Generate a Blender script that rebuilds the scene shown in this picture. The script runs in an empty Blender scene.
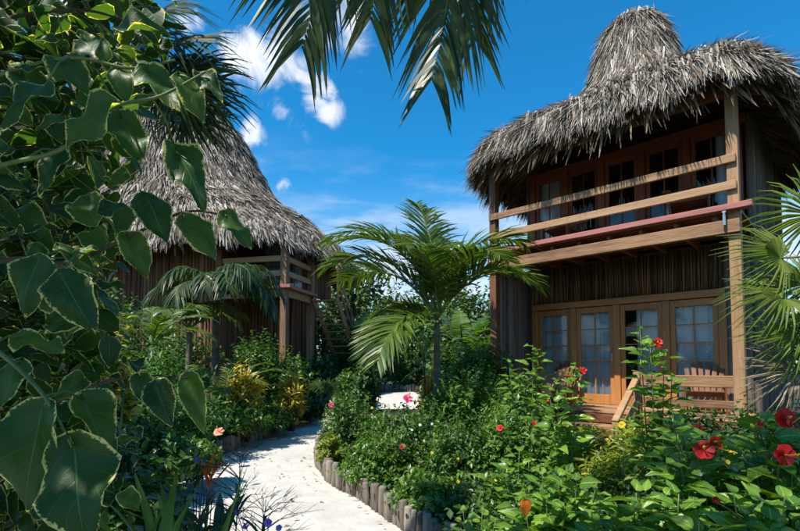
import bpy, math, random
import numpy as np
from mathutils import Vector, Matrix, Euler

# ---------------------------------------------------------------- camera, sky, sun, exposure
SC = bpy.context.scene
COL = SC.collection
PITCH = math.radians(2.7); FPX = 480.0; HOR = 363.0
PY0 = HOR - FPX * math.tan(PITCH)
EYE = 1.6
cam = bpy.data.cameras.new('camera'); camo = bpy.data.objects.new('camera', cam); COL.objects.link(camo)
cam.sensor_width = 36.0; cam.lens = FPX / 800.0 * 36.0
cam.shift_y = (PY0 - 265.5) / 800.0
cam.clip_start = 0.05; cam.clip_end = 2000
camo.location = (0, 0, EYE); camo.rotation_euler = (math.pi / 2 + PITCH, 0, 0)
SC.camera = camo

SUN_FROM = Vector((-0.80, -0.60, 0)).normalized(); SUN_EL = math.radians(55)
SKY_STRENGTH = 0.135
SUN_STRENGTH = 4.4
SC.view_settings.view_transform = 'Standard'; SC.view_settings.look = 'None'
SC.view_settings.exposure = 0.76; SC.view_settings.gamma = 1.0
SC.view_settings.use_curve_mapping = False
SC.cycles.max_bounces = 9; SC.cycles.diffuse_bounces = 6; SC.cycles.transmission_bounces = 9; SC.cycles.transparent_max_bounces = 12


def pray(x, y):
    c = (x - 400) / FPX; s = (PY0 - y) / FPX
    return Vector((c, math.cos(PITCH) - s * math.sin(PITCH), math.sin(PITCH) + s * math.cos(PITCH)))


def at(x, y, Y):
    d = pray(x, y)
    return Vector((0, 0, EYE)) + d * (Y / d.y)


def ground_at(x, y, z=0.0):
    d = pray(x, y)
    return Vector((0, 0, EYE)) + d * ((z - EYE) / d.z)


W = bpy.data.worlds.new('World'); SC.world = W; W.use_nodes = True
nt = W.node_tree; nt.nodes.clear()
N = nt.nodes.new; LK = nt.links.new
wout = N('ShaderNodeOutputWorld'); bg = N('ShaderNodeBackground'); sky = N('ShaderNodeTexSky')
sky.sky_type = 'NISHITA'; sky.sun_disc = False; sky.sun_elevation = SUN_EL
sky.sun_rotation = math.atan2(SUN_FROM.x, SUN_FROM.y)
sky.altitude = 0; sky.air_density = 1.0; sky.dust_density = 0.3; sky.ozone_density = 3.0
bg.inputs['Strength'].default_value = SKY_STRENGTH
tint = N('ShaderNodeMix'); tint.data_type = 'RGBA'; tint.blend_type = 'MULTIPLY'; tint.inputs[0].default_value = 1.0
LK(sky.outputs[0], tint.inputs[6]); tint.inputs[7].default_value = (0.085, 0.68, 0.92, 1)
tc = N('ShaderNodeTexCoord')


def wmath(op, a, b=None, c=None):
    n = N('ShaderNodeMath'); n.operation = op
    for i, v in enumerate((a, b, c)):
        if v is None: continue
        if isinstance(v, (int, float)): n.inputs[i].default_value = v
        else: LK(v, n.inputs[i])
    return n.outputs[0]


wn = N('ShaderNodeTexNoise'); wn.inputs['Scale'].default_value = 13.0; wn.inputs['Detail'].default_value = 9.0
wn.inputs['Roughness'].default_value = 0.58; wn.inputs['Distortion'].default_value = 1.1
LK(tc.outputs['Generated'], wn.inputs['Vector'])
# stretched noise for the thin cloud streaks low in the sky
mp = N('ShaderNodeMapping'); mp.inputs['Scale'].default_value = (3.0, 3.0, 14.0); LK(tc.outputs['Generated'], mp.inputs['Vector'])
wn2 = N('ShaderNodeTexNoise'); wn2.inputs['Scale'].default_value = 1.6; wn2.inputs['Detail'].default_value = 7.0
wn2.inputs['Roughness'].default_value = 0.55; LK(mp.outputs[0], wn2.inputs['Vector'])
cover = None
CLOUDS = [(246, 58, .034, .95), (268, 66, .03, .85), (280, 52, .026, .8), (298, 66, .026, .75), (316, 28, .034, .8), (312, 84, .022, .72), (320, 96, .026, .8), (328, 110, .022, .8), (188, 22, .018, .75),
          (276, 107, .018, .6), (254, 134, .022, .75), (282, 187, .016, .5), (345, 14, .03, .75), (290, 36, .02, .5)]
for (cx, cy, rad, amp) in CLOUDS:
    d = pray(cx, cy).normalized()
    vd = N('ShaderNodeVectorMath'); vd.operation = 'DISTANCE'; LK(tc.outputs['Generated'], vd.inputs[0]); vd.inputs[1].default_value = d
    m = N('ShaderNodeMapRange'); m.interpolation_type = 'SMOOTHERSTEP'
    m.inputs['From Min'].default_value = rad * 2.35; m.inputs['From Max'].default_value = 0.0
    m.inputs['To Min'].default_value = 0.0; m.inputs['To Max'].default_value = min(1.0, amp + .12)
    LK(vd.outputs['Value'], m.inputs['Value'])
    cover = m.outputs[0] if cover is None else wmath('MAXIMUM', cover, m.outputs[0])
# scattered clouds all over the sky, from a slow noise
wn3 = N('ShaderNodeTexNoise'); wn3.inputs['Scale'].default_value = 2.4; wn3.inputs['Detail'].default_value = 2.0
LK(tc.outputs['Generated'], wn3.inputs['Vector'])
gen = N('ShaderNodeMapRange'); gen.inputs['From Min'].default_value = 0.56; gen.inputs['From Max'].default_value = 0.76
LK(wn3.outputs[0], gen.inputs['Value'])
cover = wmath('MAXIMUM', cover, wmath('MULTIPLY', gen.outputs[0], 0.75))
dens = wmath('ADD', cover, wmath('MULTIPLY', wmath('SUBTRACT', wn.outputs[0], 0.5), 2.6))
cm = N('ShaderNodeMapRange'); cm.interpolation_type = 'SMOOTHSTEP'; cm.inputs['From Min'].default_value = 0.22; cm.inputs['From Max'].default_value = 1.15
LK(dens, cm.inputs['Value'])
puff = wmath('MULTIPLY', cm.outputs[0], wmath('MINIMUM', wmath('MULTIPLY', cover, 3.0), 1.0))
sep = N('ShaderNodeSeparateXYZ'); LK(tc.outputs['Generated'], sep.inputs[0])
band = N('ShaderNodeMapRange'); band.interpolation_type = 'SMOOTHSTEP'
band.inputs['From Min'].default_value = 0.46; band.inputs['From Max'].default_value = 0.12; LK(sep.outputs['Z'], band.inputs['Value'])
stk = N('ShaderNodeMapRange'); stk.interpolation_type = 'SMOOTHSTEP'; stk.inputs['From Min'].default_value = 0.40; stk.inputs['From Max'].default_value = 0.70
LK(wn2.outputs[0], stk.inputs['Value'])
streak = wmath('MULTIPLY', wmath('MULTIPLY', band.outputs[0], stk.outputs[0]), 0.85)
call = wmath('MINIMUM', wmath('MAXIMUM', puff, streak), 1.0)
hzr = N('ShaderNodeMapRange'); hzr.interpolation_type = 'SMOOTHSTEP'; hzr.inputs['From Min'].default_value = 0.40; hzr.inputs['From Max'].default_value = -0.02
hzr.inputs['To Max'].default_value = 0.85; LK(sep.outputs['Z'], hzr.inputs['Value'])
hmix = N('ShaderNodeMix'); hmix.data_type = 'RGBA'; LK(hzr.outputs[0], hmix.inputs[0]); LK(tint.outputs[2], hmix.inputs[6]); hmix.inputs[7].default_value = (3.0, 3.7, 4.2, 1)
cmix = N('ShaderNodeMix'); cmix.data_type = 'RGBA'; LK(call, cmix.inputs[0]); LK(hmix.outputs[2], cmix.inputs[6])
cmix.inputs[7].default_value = (4.4, 4.6, 4.9, 1)
LK(cmix.outputs[2], bg.inputs['Color']); LK(bg.outputs[0], wout.inputs['Surface'])

sl = bpy.data.lights.new('sun', 'SUN'); slo = bpy.data.objects.new('sun', sl); COL.objects.link(slo)
sl.energy = SUN_STRENGTH; sl.angle = math.radians(0.55); sl.color = (1.0, 0.93, 0.82)
sdir = Vector((SUN_FROM.x * math.cos(SUN_EL), SUN_FROM.y * math.cos(SUN_EL), math.sin(SUN_EL)))
slo.rotation_euler = sdir.to_track_quat('Z', 'Y').to_euler(); slo.location = (-6, -8, 14)

# ---------------------------------------------------------------- materials
MATS = {}


def newmat(name):
    m = bpy.data.materials.new(name); m.use_nodes = True; t = m.node_tree; t.nodes.clear()
    o = t.nodes.new('ShaderNodeOutputMaterial'); MATS[name] = m
    return m, t, o


def nd(t, typ, **kw):
    n = t.nodes.new(typ)
    for k, v in kw.items():
        if k in n.inputs: n.inputs[k].default_value = v
        else: setattr(n, k, v)
    return n


def ramp(t, fac, stops):
    r = t.nodes.new('ShaderNodeValToRGB'); e = r.color_ramp.elements
    while len(e) < len(stops): e.new(0.5)
    for el, (p, c) in zip(e, stops): el.position = p; el.color = (*c, 1)
    t.links.new(fac, r.inputs[0]); return r.outputs[0]


def tmath(t, op, a, b=None, c=None):
    n = t.nodes.new('ShaderNodeMath'); n.operation = op
    for i, v in enumerate((a, b, c)):
        if v is None: continue
        if isinstance(v, (int, float)): n.inputs[i].default_value = v
        else: t.links.new(v, n.inputs[i])
    return n.outputs[0]


def leaf_mat(name, stops, rough=0.38, trans=0.28, tcol=(1.5, 1.7, 0.5), spec=0.5, by_object=False, vein=False):
    m, t, o = newmat(name)
    if by_object: rnd = nd(t, 'ShaderNodeObjectInfo').outputs['Random']
    else: rnd = nd(t, 'ShaderNodeNewGeometry').outputs['Random Per Island']
    co = nd(t, 'ShaderNodeTexCoord')
    nz = nd(t, 'ShaderNodeTexNoise', Scale=3.0, Detail=3.0); t.links.new(co.outputs['Object'], nz.inputs['Vector'])
    f = tmath(t, 'ADD', tmath(t, 'MULTIPLY', rnd, 0.62), tmath(t, 'MULTIPLY', nz.outputs[0], 0.38))
    c = ramp(t, f, stops)
    if vein:
        uv = nd(t, 'ShaderNodeUVMap'); s = nd(t, 'ShaderNodeSeparateXYZ'); t.links.new(uv.outputs[0], s.inputs[0])
        au = tmath(t, 'ABSOLUTE', tmath(t, 'SUBTRACT', s.outputs[0], 0.5))
        mid = nd(t, 'ShaderNodeMapRange'); mid.inputs['From Min'].default_value = 0.0; mid.inputs['From Max'].default_value = 0.035
        mid.inputs['To Min'].default_value = 0.75; mid.inputs['To Max'].default_value = 0.0; t.links.new(au, mid.inputs['Value'])
        side = tmath(t, 'FRACT', tmath(t, 'MULTIPLY', tmath(t, 'SUBTRACT', s.outputs[1], tmath(t, 'MULTIPLY', au, 0.75)), 7.0))
        sv = nd(t, 'ShaderNodeMapRange'); sv.inputs['From Min'].default_value = 0.0; sv.inputs['From Max'].default_value = 0.12
        sv.inputs['To Min'].default_value = 0.35; sv.inputs['To Max'].default_value = 0.0; t.links.new(side, sv.inputs['Value'])
        mx = nd(t, 'ShaderNodeMix', data_type='RGBA'); t.links.new(tmath(t, 'MAXIMUM', mid.outputs[0], sv.outputs[0]), mx.inputs[0])
        t.links.new(c, mx.inputs[6]); mx.inputs[7].default_value = (*[min(1, v * 2.2 + 0.03) for v in stops[-1][1]], 1); c = mx.outputs[2]
    p = nd(t, 'ShaderNodeBsdfPrincipled', Roughness=rough); p.inputs['Specular IOR Level'].default_value = spec
    t.links.new(c, p.inputs['Base Color'])
    tr = nd(t, 'ShaderNodeBsdfTranslucent')
    mu = nd(t, 'ShaderNodeMix', data_type='RGBA', blend_type='MULTIPLY'); mu.inputs[0].default_value = 1
    t.links.new(c, mu.inputs[6]); mu.inputs[7].default_value = (*tcol, 1); t.links.new(mu.outputs[2], tr.inputs['Color'])
    ms = nd(t, 'ShaderNodeMixShader'); ms.inputs[0].default_value = trans
    t.links.new(p.outputs[0], ms.inputs[1]); t.links.new(tr.outputs[0], ms.inputs[2]); t.links.new(ms.outputs[0], o.inputs['Surface'])
    return m


G = lambda *v: v
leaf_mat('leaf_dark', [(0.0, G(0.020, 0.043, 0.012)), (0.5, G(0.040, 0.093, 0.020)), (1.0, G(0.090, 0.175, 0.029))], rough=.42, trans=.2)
leaf_mat('leaf_mid', [(0.0, G(0.031, 0.068, 0.014)), (0.5, G(0.066, 0.146, 0.024)), (1.0, G(0.150, 0.240, 0.036))], rough=.4)
leaf_mat('leaf_bright', [(0.0, G(0.047, 0.103, 0.016)), (0.5, G(0.094, 0.194, 0.026)), (1.0, G(0.203, 0.305, 0.043))], rough=.38, trans=.32)
leaf_mat('leaf_lime', [(0.0, G(0.072, 0.131, 0.014)), (0.45, G(0.172, 0.238, 0.021)), (0.85, G(0.343, 0.332, 0.030)), (1.0, G(0.601, 0.451, 0.040))], rough=.4, trans=.3)
leaf_mat('leaf_yellow', [(0.0, G(0.160, 0.170, 0.020)), (0.4, G(0.450, 0.360, 0.030)), (1.0, G(0.750, 0.550, 0.050))], rough=.45, trans=.3, tcol=(1.2, 1.1, .5))
leaf_mat('leaf_croton', [(0.0, G(0.030, 0.070, 0.015)), (0.45, G(0.090, 0.140, 0.020)), (0.62, G(0.400, 0.320, 0.030)), (1.0, G(0.700, 0.500, 0.050))], rough=.45, trans=.3)
leaf_mat('leaf_fern', [(0.0, G(0.038, 0.099, 0.018)), (0.5, G(0.075, 0.190, 0.031)), (1.0, G(0.152, 0.281, 0.047))], rough=.5, trans=.3)
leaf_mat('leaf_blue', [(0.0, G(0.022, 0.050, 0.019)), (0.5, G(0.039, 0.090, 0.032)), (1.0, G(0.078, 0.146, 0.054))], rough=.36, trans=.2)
leaf_mat('leaf_far', [(0.0, G(0.033, 0.068, 0.018)), (0.5, G(0.065, 0.121, 0.027)), (1.0, G(0.139, 0.189, 0.040))], rough=.6, trans=.2)
leaf_mat('leaf_hibiscus', [(0.0, G(0.045, 0.106, 0.011)), (0.45, G(0.098, 0.205, 0.021)), (1.0, G(0.239, 0.373, 0.041))], rough=.38, trans=.33, by_object=True, vein=True)
leaf_mat('leaf_banana', [(0.0, G(0.043, 0.101, 0.018)), (0.5, G(0.079, 0.154, 0.024)), (1.0, G(0.157, 0.238, 0.035))], rough=.4, trans=.35, by_object=True)
leaf_mat('leaf_lance', [(0.0, G(0.065, 0.140, 0.016)), (0.5, G(0.117, 0.216, 0.024)), (1.0, G(0.195, 0.302, 0.036))], rough=.35, trans=.35, by_object=True)
leaf_mat('palm_green', [(0.0, G(0.029, 0.054, 0.007)), (0.5, G(0.073, 0.121, 0.014)), (0.9, G(0.163, 0.216, 0.024)), (1.0, G(0.325, 0.284, 0.050))], rough=.36, trans=.3)
leaf_mat('palm_dark', [(0.0, G(0.015, 0.028, 0.007)), (0.5, G(0.036, 0.064, 0.011)), (0.92, G(0.083, 0.118, 0.016)), (1.0, G(0.239, 0.174, 0.046))], rough=.38, trans=.25)
leaf_mat('fan_green', [(0.0, G(0.051, 0.089, 0.009)), (0.5, G(0.111, 0.162, 0.015)), (1.0, G(0.204, 0.246, 0.030))], rough=.55, trans=.35, spec=.25)
leaf_mat('dry_leaf', [(0.0, G(.10, .075, .045)), (0.5, G(.22, .18, .12)), (1.0, G(.40, .35, .25))], rough=.8, trans=.15, tcol=(1, .9, .7))
leaf_mat('striped_leaf', [(0.0, G(.09, .14, .05)), (0.5, G(.20, .25, .10)), (1.0, G(.40, .42, .22))], rough=.4, trans=.3)


def variegated():
    m, t, o = newmat('leaf_variegated')
    uv = nd(t, 'ShaderNodeUVMap'); s = nd(t, 'ShaderNodeSeparateXYZ'); t.links.new(uv.outputs[0], s.inputs[0])
    oi_ = nd(t, 'ShaderNodeObjectInfo'); gi = nd(t, 'ShaderNodeNewGeometry'); co = nd(t, 'ShaderNodeTexCoord')
    rv = tmath(t, 'FRACT', tmath(t, 'ADD', oi_.outputs['Random'], gi.outputs['Random Per Island']))
    au = tmath(t, 'MULTIPLY', tmath(t, 'ABSOLUTE', tmath(t, 'SUBTRACT', s.outputs[0], 0.5)), 2.0)
    # distance-like value reaching 1 at margin, also at the tip
    ed = tmath(t, 'MAXIMUM', au, tmath(t, 'MULTIPLY', tmath(t, 'ABSOLUTE', tmath(t, 'SUBTRACT', s.outputs[1], 0.45)), 1.72))
    va = nd(t, 'ShaderNodeVectorMath', operation='ADD'); t.links.new(co.outputs['Object'], va.inputs[0])
    cb = nd(t, 'ShaderNodeCombineXYZ'); t.links.new(tmath(t, 'MULTIPLY', rv, 37.0), cb.inputs[0]); t.links.new(cb.outputs[0], va.inputs[1])
    nz = nd(t, 'ShaderNodeTexNoise', Scale=28.0, Detail=4.0, Roughness=0.6); t.links.new(va.outputs[0], nz.inputs['Vector'])
    nz2 = nd(t, 'ShaderNodeTexNoise', Scale=5.0, Detail=2.0); t.links.new(va.outputs[0], nz2.inputs['Vector'])
    e = tmath(t, 'ADD', ed, tmath(t, 'ADD', tmath(t, 'MULTIPLY', tmath(t, 'SUBTRACT', nz.outputs[0], .5), .45), tmath(t, 'MULTIPLY', tmath(t, 'SUBTRACT', nz2.outputs[0], .5), .35)))
    em = nd(t, 'ShaderNodeMapRange'); em.inputs['From Min'].default_value = 0.89; em.inputs['From Max'].default_value = 0.96; t.links.new(e, em.inputs['Value'])
    mid = nd(t, 'ShaderNodeMapRange'); mid.inputs['From Min'].default_value = 0.01; mid.inputs['From Max'].default_value = 0.04
    mid.inputs['To Min'].default_value = 0.8; mid.inputs['To Max'].default_value = 0.0; t.links.new(au, mid.inputs['Value'])
    side = tmath(t, 'FRACT', tmath(t, 'MULTIPLY', tmath(t, 'SUBTRACT', s.outputs[1], tmath(t, 'MULTIPLY', au, 0.30)), 6.0))
    sv = nd(t, 'ShaderNodeMapRange'); sv.inputs['From Min'].default_value = 0.0; sv.inputs['From Max'].default_value = 0.08
    sv.inputs['To Min'].default_value = 0.5; sv.inputs['To Max'].default_value = 0.0; t.links.new(side, sv.inputs['Value'])
    vv = tmath(t, 'MAXIMUM', mid.outputs[0], sv.outputs[0])
    body = ramp(t, tmath(t, 'ADD', tmath(t, 'MULTIPLY', rv, .6), tmath(t, 'MULTIPLY', nz2.outputs[0], .4)),
                [(0.0, (.013, .038, .012)), (0.45, (.026, .074, .018)), (0.8, (.065, .120, .021)), (1.0, (.15, .20, .028))])
    mx = nd(t, 'ShaderNodeMix', data_type='RGBA'); t.links.new(vv, mx.inputs[0]); t.links.new(body, mx.inputs[6]); mx.inputs[7].default_value = (.075, .17, .08, 1)
    cream = ramp(t, nz.outputs[0], [(0.3, (.40, .38, .13)), (0.7, (.66, .60, .32))])
    mc = nd(t, 'ShaderNodeMix', data_type='RGBA'); t.links.new(em.outputs[0], mc.inputs[0]); t.links.new(mx.outputs[2], mc.inputs[6]); t.links.new(cream, mc.inputs[7])
    bh = tmath(t, 'ADD', tmath(t, 'MULTIPLY', vv, -1.0), tmath(t, 'MULTIPLY', nz.outputs[0], .4))
    bp = nd(t, 'ShaderNodeBump', Strength=0.35, Distance=0.004); t.links.new(bh, bp.inputs['Height'])
    p = nd(t, 'ShaderNodeBsdfPrincipled', Roughness=.42); p.inputs['Specular IOR Level'].default_value = .34
    t.links.new(mc.outputs[2], p.inputs['Base Color']); t.links.new(bp.outputs[0], p.inputs['Normal'])
    tr = nd(t, 'ShaderNodeBsdfTranslucent')
    mu = nd(t, 'ShaderNodeMix', data_type='RGBA', blend_type='MULTIPLY'); mu.inputs[0].default_value = 1
    t.links.new(mc.outputs[2], mu.inputs[6]); mu.inputs[7].default_value = (2.6, 2.6, .4, 1); t.links.new(mu.outputs[2], tr.inputs['Color'])
    ms = nd(t, 'ShaderNodeMixShader'); ms.inputs[0].default_value = .36
    t.links.new(p.outputs[0], ms.inputs[1]); t.links.new(tr.outputs[0], ms.inputs[2]); t.links.new(ms.outputs[0], o.inputs['Surface'])


variegated()


def simple_mat(name, stops, scale=8.0, rough=.7, bump=.3, stretch=(1, 1, 1), detail=6.0, bdist=.01, by_obj=0.0, island=0.0, spec=.35, trans=0.0):
    m, t, o = newmat(name)
    co = nd(t, 'ShaderNodeTexCoord'); mpn = nd(t, 'ShaderNodeMapping'); mpn.inputs['Scale'].default_value = stretch
    t.links.new(co.outputs['Object'], mpn.inputs['Vector'])
    oi = nd(t, 'ShaderNodeObjectInfo')
    if by_obj:
        cb = nd(t, 'ShaderNodeCombineXYZ')
        for i in range(3): t.links.new(tmath(t, 'MULTIPLY', oi.outputs['Random'], 31.0 + 17 * i), cb.inputs[i])
        t.links.new(cb.outputs[0], mpn.inputs['Location'])
    nz = nd(t, 'ShaderNodeTexNoise', Scale=scale, Detail=detail, Roughness=.62); t.links.new(mpn.outputs[0], nz.inputs['Vector'])
    nz2 = nd(t, 'ShaderNodeTexNoise', Scale=scale * .22, Detail=3.0); t.links.new(mpn.outputs[0], nz2.inputs['Vector'])
    f = tmath(t, 'ADD', tmath(t, 'MULTIPLY', nz.outputs[0], .6), tmath(t, 'MULTIPLY', nz2.outputs[0], .4))
    if by_obj: f = tmath(t, 'ADD', f, tmath(t, 'MULTIPLY', tmath(t, 'SUBTRACT', oi.outputs['Random'], .5), by_obj))
    if island:
        g = nd(t, 'ShaderNodeNewGeometry')
        f = tmath(t, 'ADD', f, tmath(t, 'MULTIPLY', tmath(t, 'SUBTRACT', g.outputs['Random Per Island'], .5), island))
    c = ramp(t, f, stops)
    bp = nd(t, 'ShaderNodeBump', Strength=bump, Distance=bdist); t.links.new(nz.outputs[0], bp.inputs['Height'])
    p = nd(t, 'ShaderNodeBsdfPrincipled', Roughness=rough); p.inputs['Specular IOR Level'].default_value = spec
    t.links.new(c, p.inputs['Base Color']); t.links.new(bp.outputs[0], p.inputs['Normal'])
    if trans:
        tr = nd(t, 'ShaderNodeBsdfTranslucent'); t.links.new(c, tr.inputs['Color'])
        ms = nd(t, 'ShaderNodeMixShader'); ms.inputs[0].default_value = trans
        t.links.new(p.outputs[0], ms.inputs[1]); t.links.new(tr.outputs[0], ms.inputs[2]); t.links.new(ms.outputs[0], o.inputs['Surface'])
    else: t.links.new(p.outputs[0], o.inputs['Surface'])
    return m


for ax, st in (('x', (1, 14, 14)), ('y', (14, 1, 14)), ('z', (14, 14, 1))):
    simple_mat('timber_' + ax, [(.24, (.085, .042, .022)), (.36, (.20, .105, .052)), (.50, (.315, .175, .085)), (.64, (.37, .22, .115)), (.8, (.45, .30, .18))], scale=2.9, rough=.66, bump=.5, stretch=st, by_obj=.25, detail=10.0)
    simple_mat('timber_brown_' + ax, [(.25, (.085, .032, .014)), (.5, (.150, .062, .026)), (.75, (.23, .105, .045))], scale=2.2, rough=.55, bump=.3, stretch=st, by_obj=.2)
    simple_mat('timber_red_' + ax, [(.25, (.13, .034, .016)), (.5, (.21, .058, .026)), (.75, (.29, .09, .045))], scale=2.2, rough=.5, bump=.25, stretch=st, by_obj=.2)
    simple_mat('timber_door_' + ax, [(.25, (.25, .095, .024)), (.5, (.40, .165, .045)), (.75, (.52, .25, .08))], scale=2.4, rough=.45, bump=.2, stretch=st, by_obj=.15, spec=.5)
simple_mat('deck_red', [(.25, (.17, .055, .045)), (.45, (.31, .110, .090)), (.6, (.37, .145, .12)), (.78, (.44, .24, .21))], scale=2.5, rough=.6, bump=.3, stretch=(1, 9, 9), by_obj=.1)
simple_mat('log_bark', [(.25, (.045, .034, .027)), (.5, (.115, .090, .073)), (.75, (.24, .195, .165))], scale=4.0, rough=.9, bump=.9, stretch=(9, 9, .9), bdist=.02, by_obj=.3)
simple_mat('log_brown', [(.25, (.085, .036, .018)), (.5, (.175, .080, .042)), (.75, (.29, .155, .085))], scale=4.0, rough=.85, bump=.7, stretch=(9, 9, .9), bdist=.015, by_obj=.3)
simple_mat('sticks', [(.2, (.050, .028, .015)), (.5, (.130, .076, .038)), (.8, (.27, .165, .085))], scale=5.0, rough=.8, bump=.5, stretch=(4, 4, 1), island=.55)
simple_mat('stake_wood', [(.2, (.085, .068, .056)), (.5, (.19, .158, .132)), (.8, (.34, .29, .245))], scale=5.0, rough=.9, bump=.9, stretch=(7, 7, 1), bdist=.012, by_obj=.4)
simple_mat('soil', [(.3, (.020, .014, .009)), (.6, (.045, .032, .020)), (.8, (.09, .065, .04))], scale=7.0, rough=.95, bump=.8, bdist=.03)
simple_mat('lawn', [(.3, (.016, .030, .010)), (.55, (.035, .062, .018)), (.8, (.075, .10, .03))], scale=3.0, rough=.95, bump=.6, bdist=.03)
simple_mat('sand', [(.25, (.32, .295, .25)), (.38, (.44, .42, .38)), (.55, (.52, .50, .465)), (.75, (.58, .56, .53))], scale=4.0, rough=.95, bump=.9, detail=12.0, bdist=.03, spec=.2)
simple_mat('thatch_shell', [(.25, (.045, .030, .018)), (.5, (.095, .066, .040)), (.8, (.17, .125, .08))], scale=9.0, rough=.95, bump=.9, stretch=(1, 1, .3), bdist=.03)
simple_mat('thatch', [(.12, (.042, .029, .020)), (.34, (.135, .105, .078)), (.55, (.250, .215, .175)), (.74, (.38, .342, .292)), (.93, (.56, .515, .45))], scale=5.0, rough=.9, bump=.3, island=.72, trans=.1)
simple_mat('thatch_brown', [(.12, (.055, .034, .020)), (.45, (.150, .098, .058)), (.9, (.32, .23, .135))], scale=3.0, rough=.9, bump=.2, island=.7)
simple_mat('palm_trunk', [(.25, (.055, .045, .035)), (.5, (.13, .11, .085)), (.8, (.24, .21, .17))], scale=5.0, rough=.9, bump=.8, stretch=(1, 1, 4), bdist=.02)
simple_mat('green_stem', [(.25, (.050, .085, .020)), (.5, (.100, .150, .040)), (.8, (.19, .23, .08))], scale=6.0, rough=.5, bump=.1, stretch=(5, 5, 1))
simple_mat('brown_stem', [(.25, (.030, .022, .014)), (.5, (.065, .050, .033)), (.8, (.12, .095, .065))], scale=6.0, rough=.85, bump=.5, stretch=(5, 5, 1))
simple_mat('dark_stem', [(.25, (.012, .014, .012)), (.5, (.025, .030, .024)), (.8, (.05, .055, .045))], scale=6.0, rough=.7, bump=.3, stretch=(5, 5, 1))
simple_mat('curtain_cloth', [(.25, (.70, .78, .84)), (.5, (.78, .85, .89)), (.8, (.84, .89, .92))], scale=1.0, rough=.9, bump=.0, stretch=(4, 4, .5), trans=.35)
simple_mat('metal', [(.3, (.42, .42, .41)), (.7, (.55, .55, .53))], scale=6.0, rough=.35, bump=.05)
MATS['metal'].node_tree.nodes['Principled BSDF'].inputs['Metallic'].default_value = .9
for nm, a, b, c in (('petal_red', (.36, .005, .006), (.52, .010, .010), (.66, .030, .022)), ('petal_pink', (.55, .02, .09), (.75, .05, .16), (.85, .16, .26)),
                    ('petal_peach', (.62, .20, .14), (.78, .30, .22), (.85, .45, .34)), ('petal_yellow', (.65, .42, .02), (.80, .58, .03), (.85, .70, .10)),
                    ('petal_orange', (.60, .10, .01), (.80, .19, .015), (.88, .32, .03)), ('petal_purple', (.20, .12, .62), (.28, .20, .78), (.42, .36, .85)),
                    ('petal_white', (.62, .64, .56), (.74, .76, .70), (.80, .82, .78))):
    simple_mat(nm, [(.3, a), (.5, b), (.8, c)], scale=12.0, rough=.5, bump=.1, trans=.25)


def glass():
    m, t, o = newmat('window_glass')
    fr = nd(t, 'ShaderNodeFresnel', IOR=1.5)
    tp = nd(t, 'ShaderNodeBsdfTransparent'); tp.inputs[0].default_value = (.95, .97, .98, 1)
    gl = nd(t, 'ShaderNodeBsdfGlossy', Roughness=.03)
    ms = nd(t, 'ShaderNodeMixShader'); t.links.new(tmath(t, 'MULTIPLY', fr.outputs[0], .75), ms.inputs[0])
    t.links.new(tp.outputs[0], ms.inputs[1]); t.links.new(gl.outputs[0], ms.inputs[2]); t.links.new(ms.outputs[0], o.inputs['Surface'])


glass()


def dark_glass():
    m, t, o = newmat('dark_glass')
    p = nd(t, 'ShaderNodeBsdfPrincipled', Roughness=.05); p.inputs['Base Color'].default_value = (.012, .014, .016, 1); p.inputs['Specular IOR Level'].default_value = .5
    t.links.new(p.outputs[0], o.inputs['Surface'])


dark_glass()

# ---------------------------------------------------------------- mesh helpers
R = math.radians


def norm(a): return a / np.maximum(np.linalg.norm(a, axis=-1, keepdims=True), 1e-9)


def make_mesh(name, V, F, UV=None, smooth=True):
    """V (n,3) floats, F (m,k) ints or list of such arrays, UV per vertex (n,2)"""
    me = bpy.data.meshes.new(name)
    V = np.asarray(V, dtype=np.float32)
    Fs = F if isinstance(F, list) else [F]
    Fs = [np.asarray(f, dtype=np.int32) for f in Fs if len(f)]
    loops = np.concatenate([f.ravel() for f in Fs]); tot = np.concatenate([np.full(len(f), f.shape[1], np.int32) for f in Fs])
    start = np.concatenate([[0], np.cumsum(tot)[:-1]]).astype(np.int32)
    me.vertices.add(len(V)); me.vertices.foreach_set('co', V.ravel())
    me.loops.add(len(loops)); me.loops.foreach_set('vertex_index', loops)
    me.polygons.add(len(tot)); me.polygons.foreach_set('loop_start', start); me.polygons.foreach_set('loop_total', tot)
    me.polygons.foreach_set('use_smooth', np.full(len(tot), bool(smooth)))
    if UV is not None:
        l = me.uv_layers.new(name='UVMap'); l.data.foreach_set('uv', np.asarray(UV, np.float32)[loops].ravel())
    me.update(calc_edges=True); me.validate()
    return me


class MB:
    def __init__(s): s.V = []; s.F = {}; s.n = 0; s.UV = []; s.flat = False

    def add(s, V, F, UV=None):
        V = np.asarray(V, float); F = F if isinstance(F, list) else [F]
        for f in F:
            f = np.asarray(f, int)
            if len(f): s.F.setdefault(f.shape[1], []).append(f + s.n)
        s.V.append(V); s.n += len(V)
        if UV is not None: s.UV.append(np.asarray(UV, float))

    def mesh(s, name, smooth=None):
        smooth = (not s.flat) if smooth is None else smooth
        UV = np.concatenate(s.UV) if s.UV and sum(len(u) for u in s.UV) == s.n else None
        return make_mesh(name, np.concatenate(s.V), [np.concatenate(v) for v in s.F.values()], UV, smooth)

    def build(s, name, mat, parent=None, smooth=None, **kw): return mobj(name, s.mesh(name, smooth), mat, parent, **kw)

    def box(s, c, d, cham=.008, rot=None):
        V, F = box_arrays(d, cham); s.flat = True
        if rot is not None: V = V @ np.array(rot).T
        s.add(V + np.array(c), F); return s

    def tube(s, P, rad, sides=6, cap=True):
        V, F = tube_arrays(P, rad, sides, cap); s.add(V, F); return s


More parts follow.
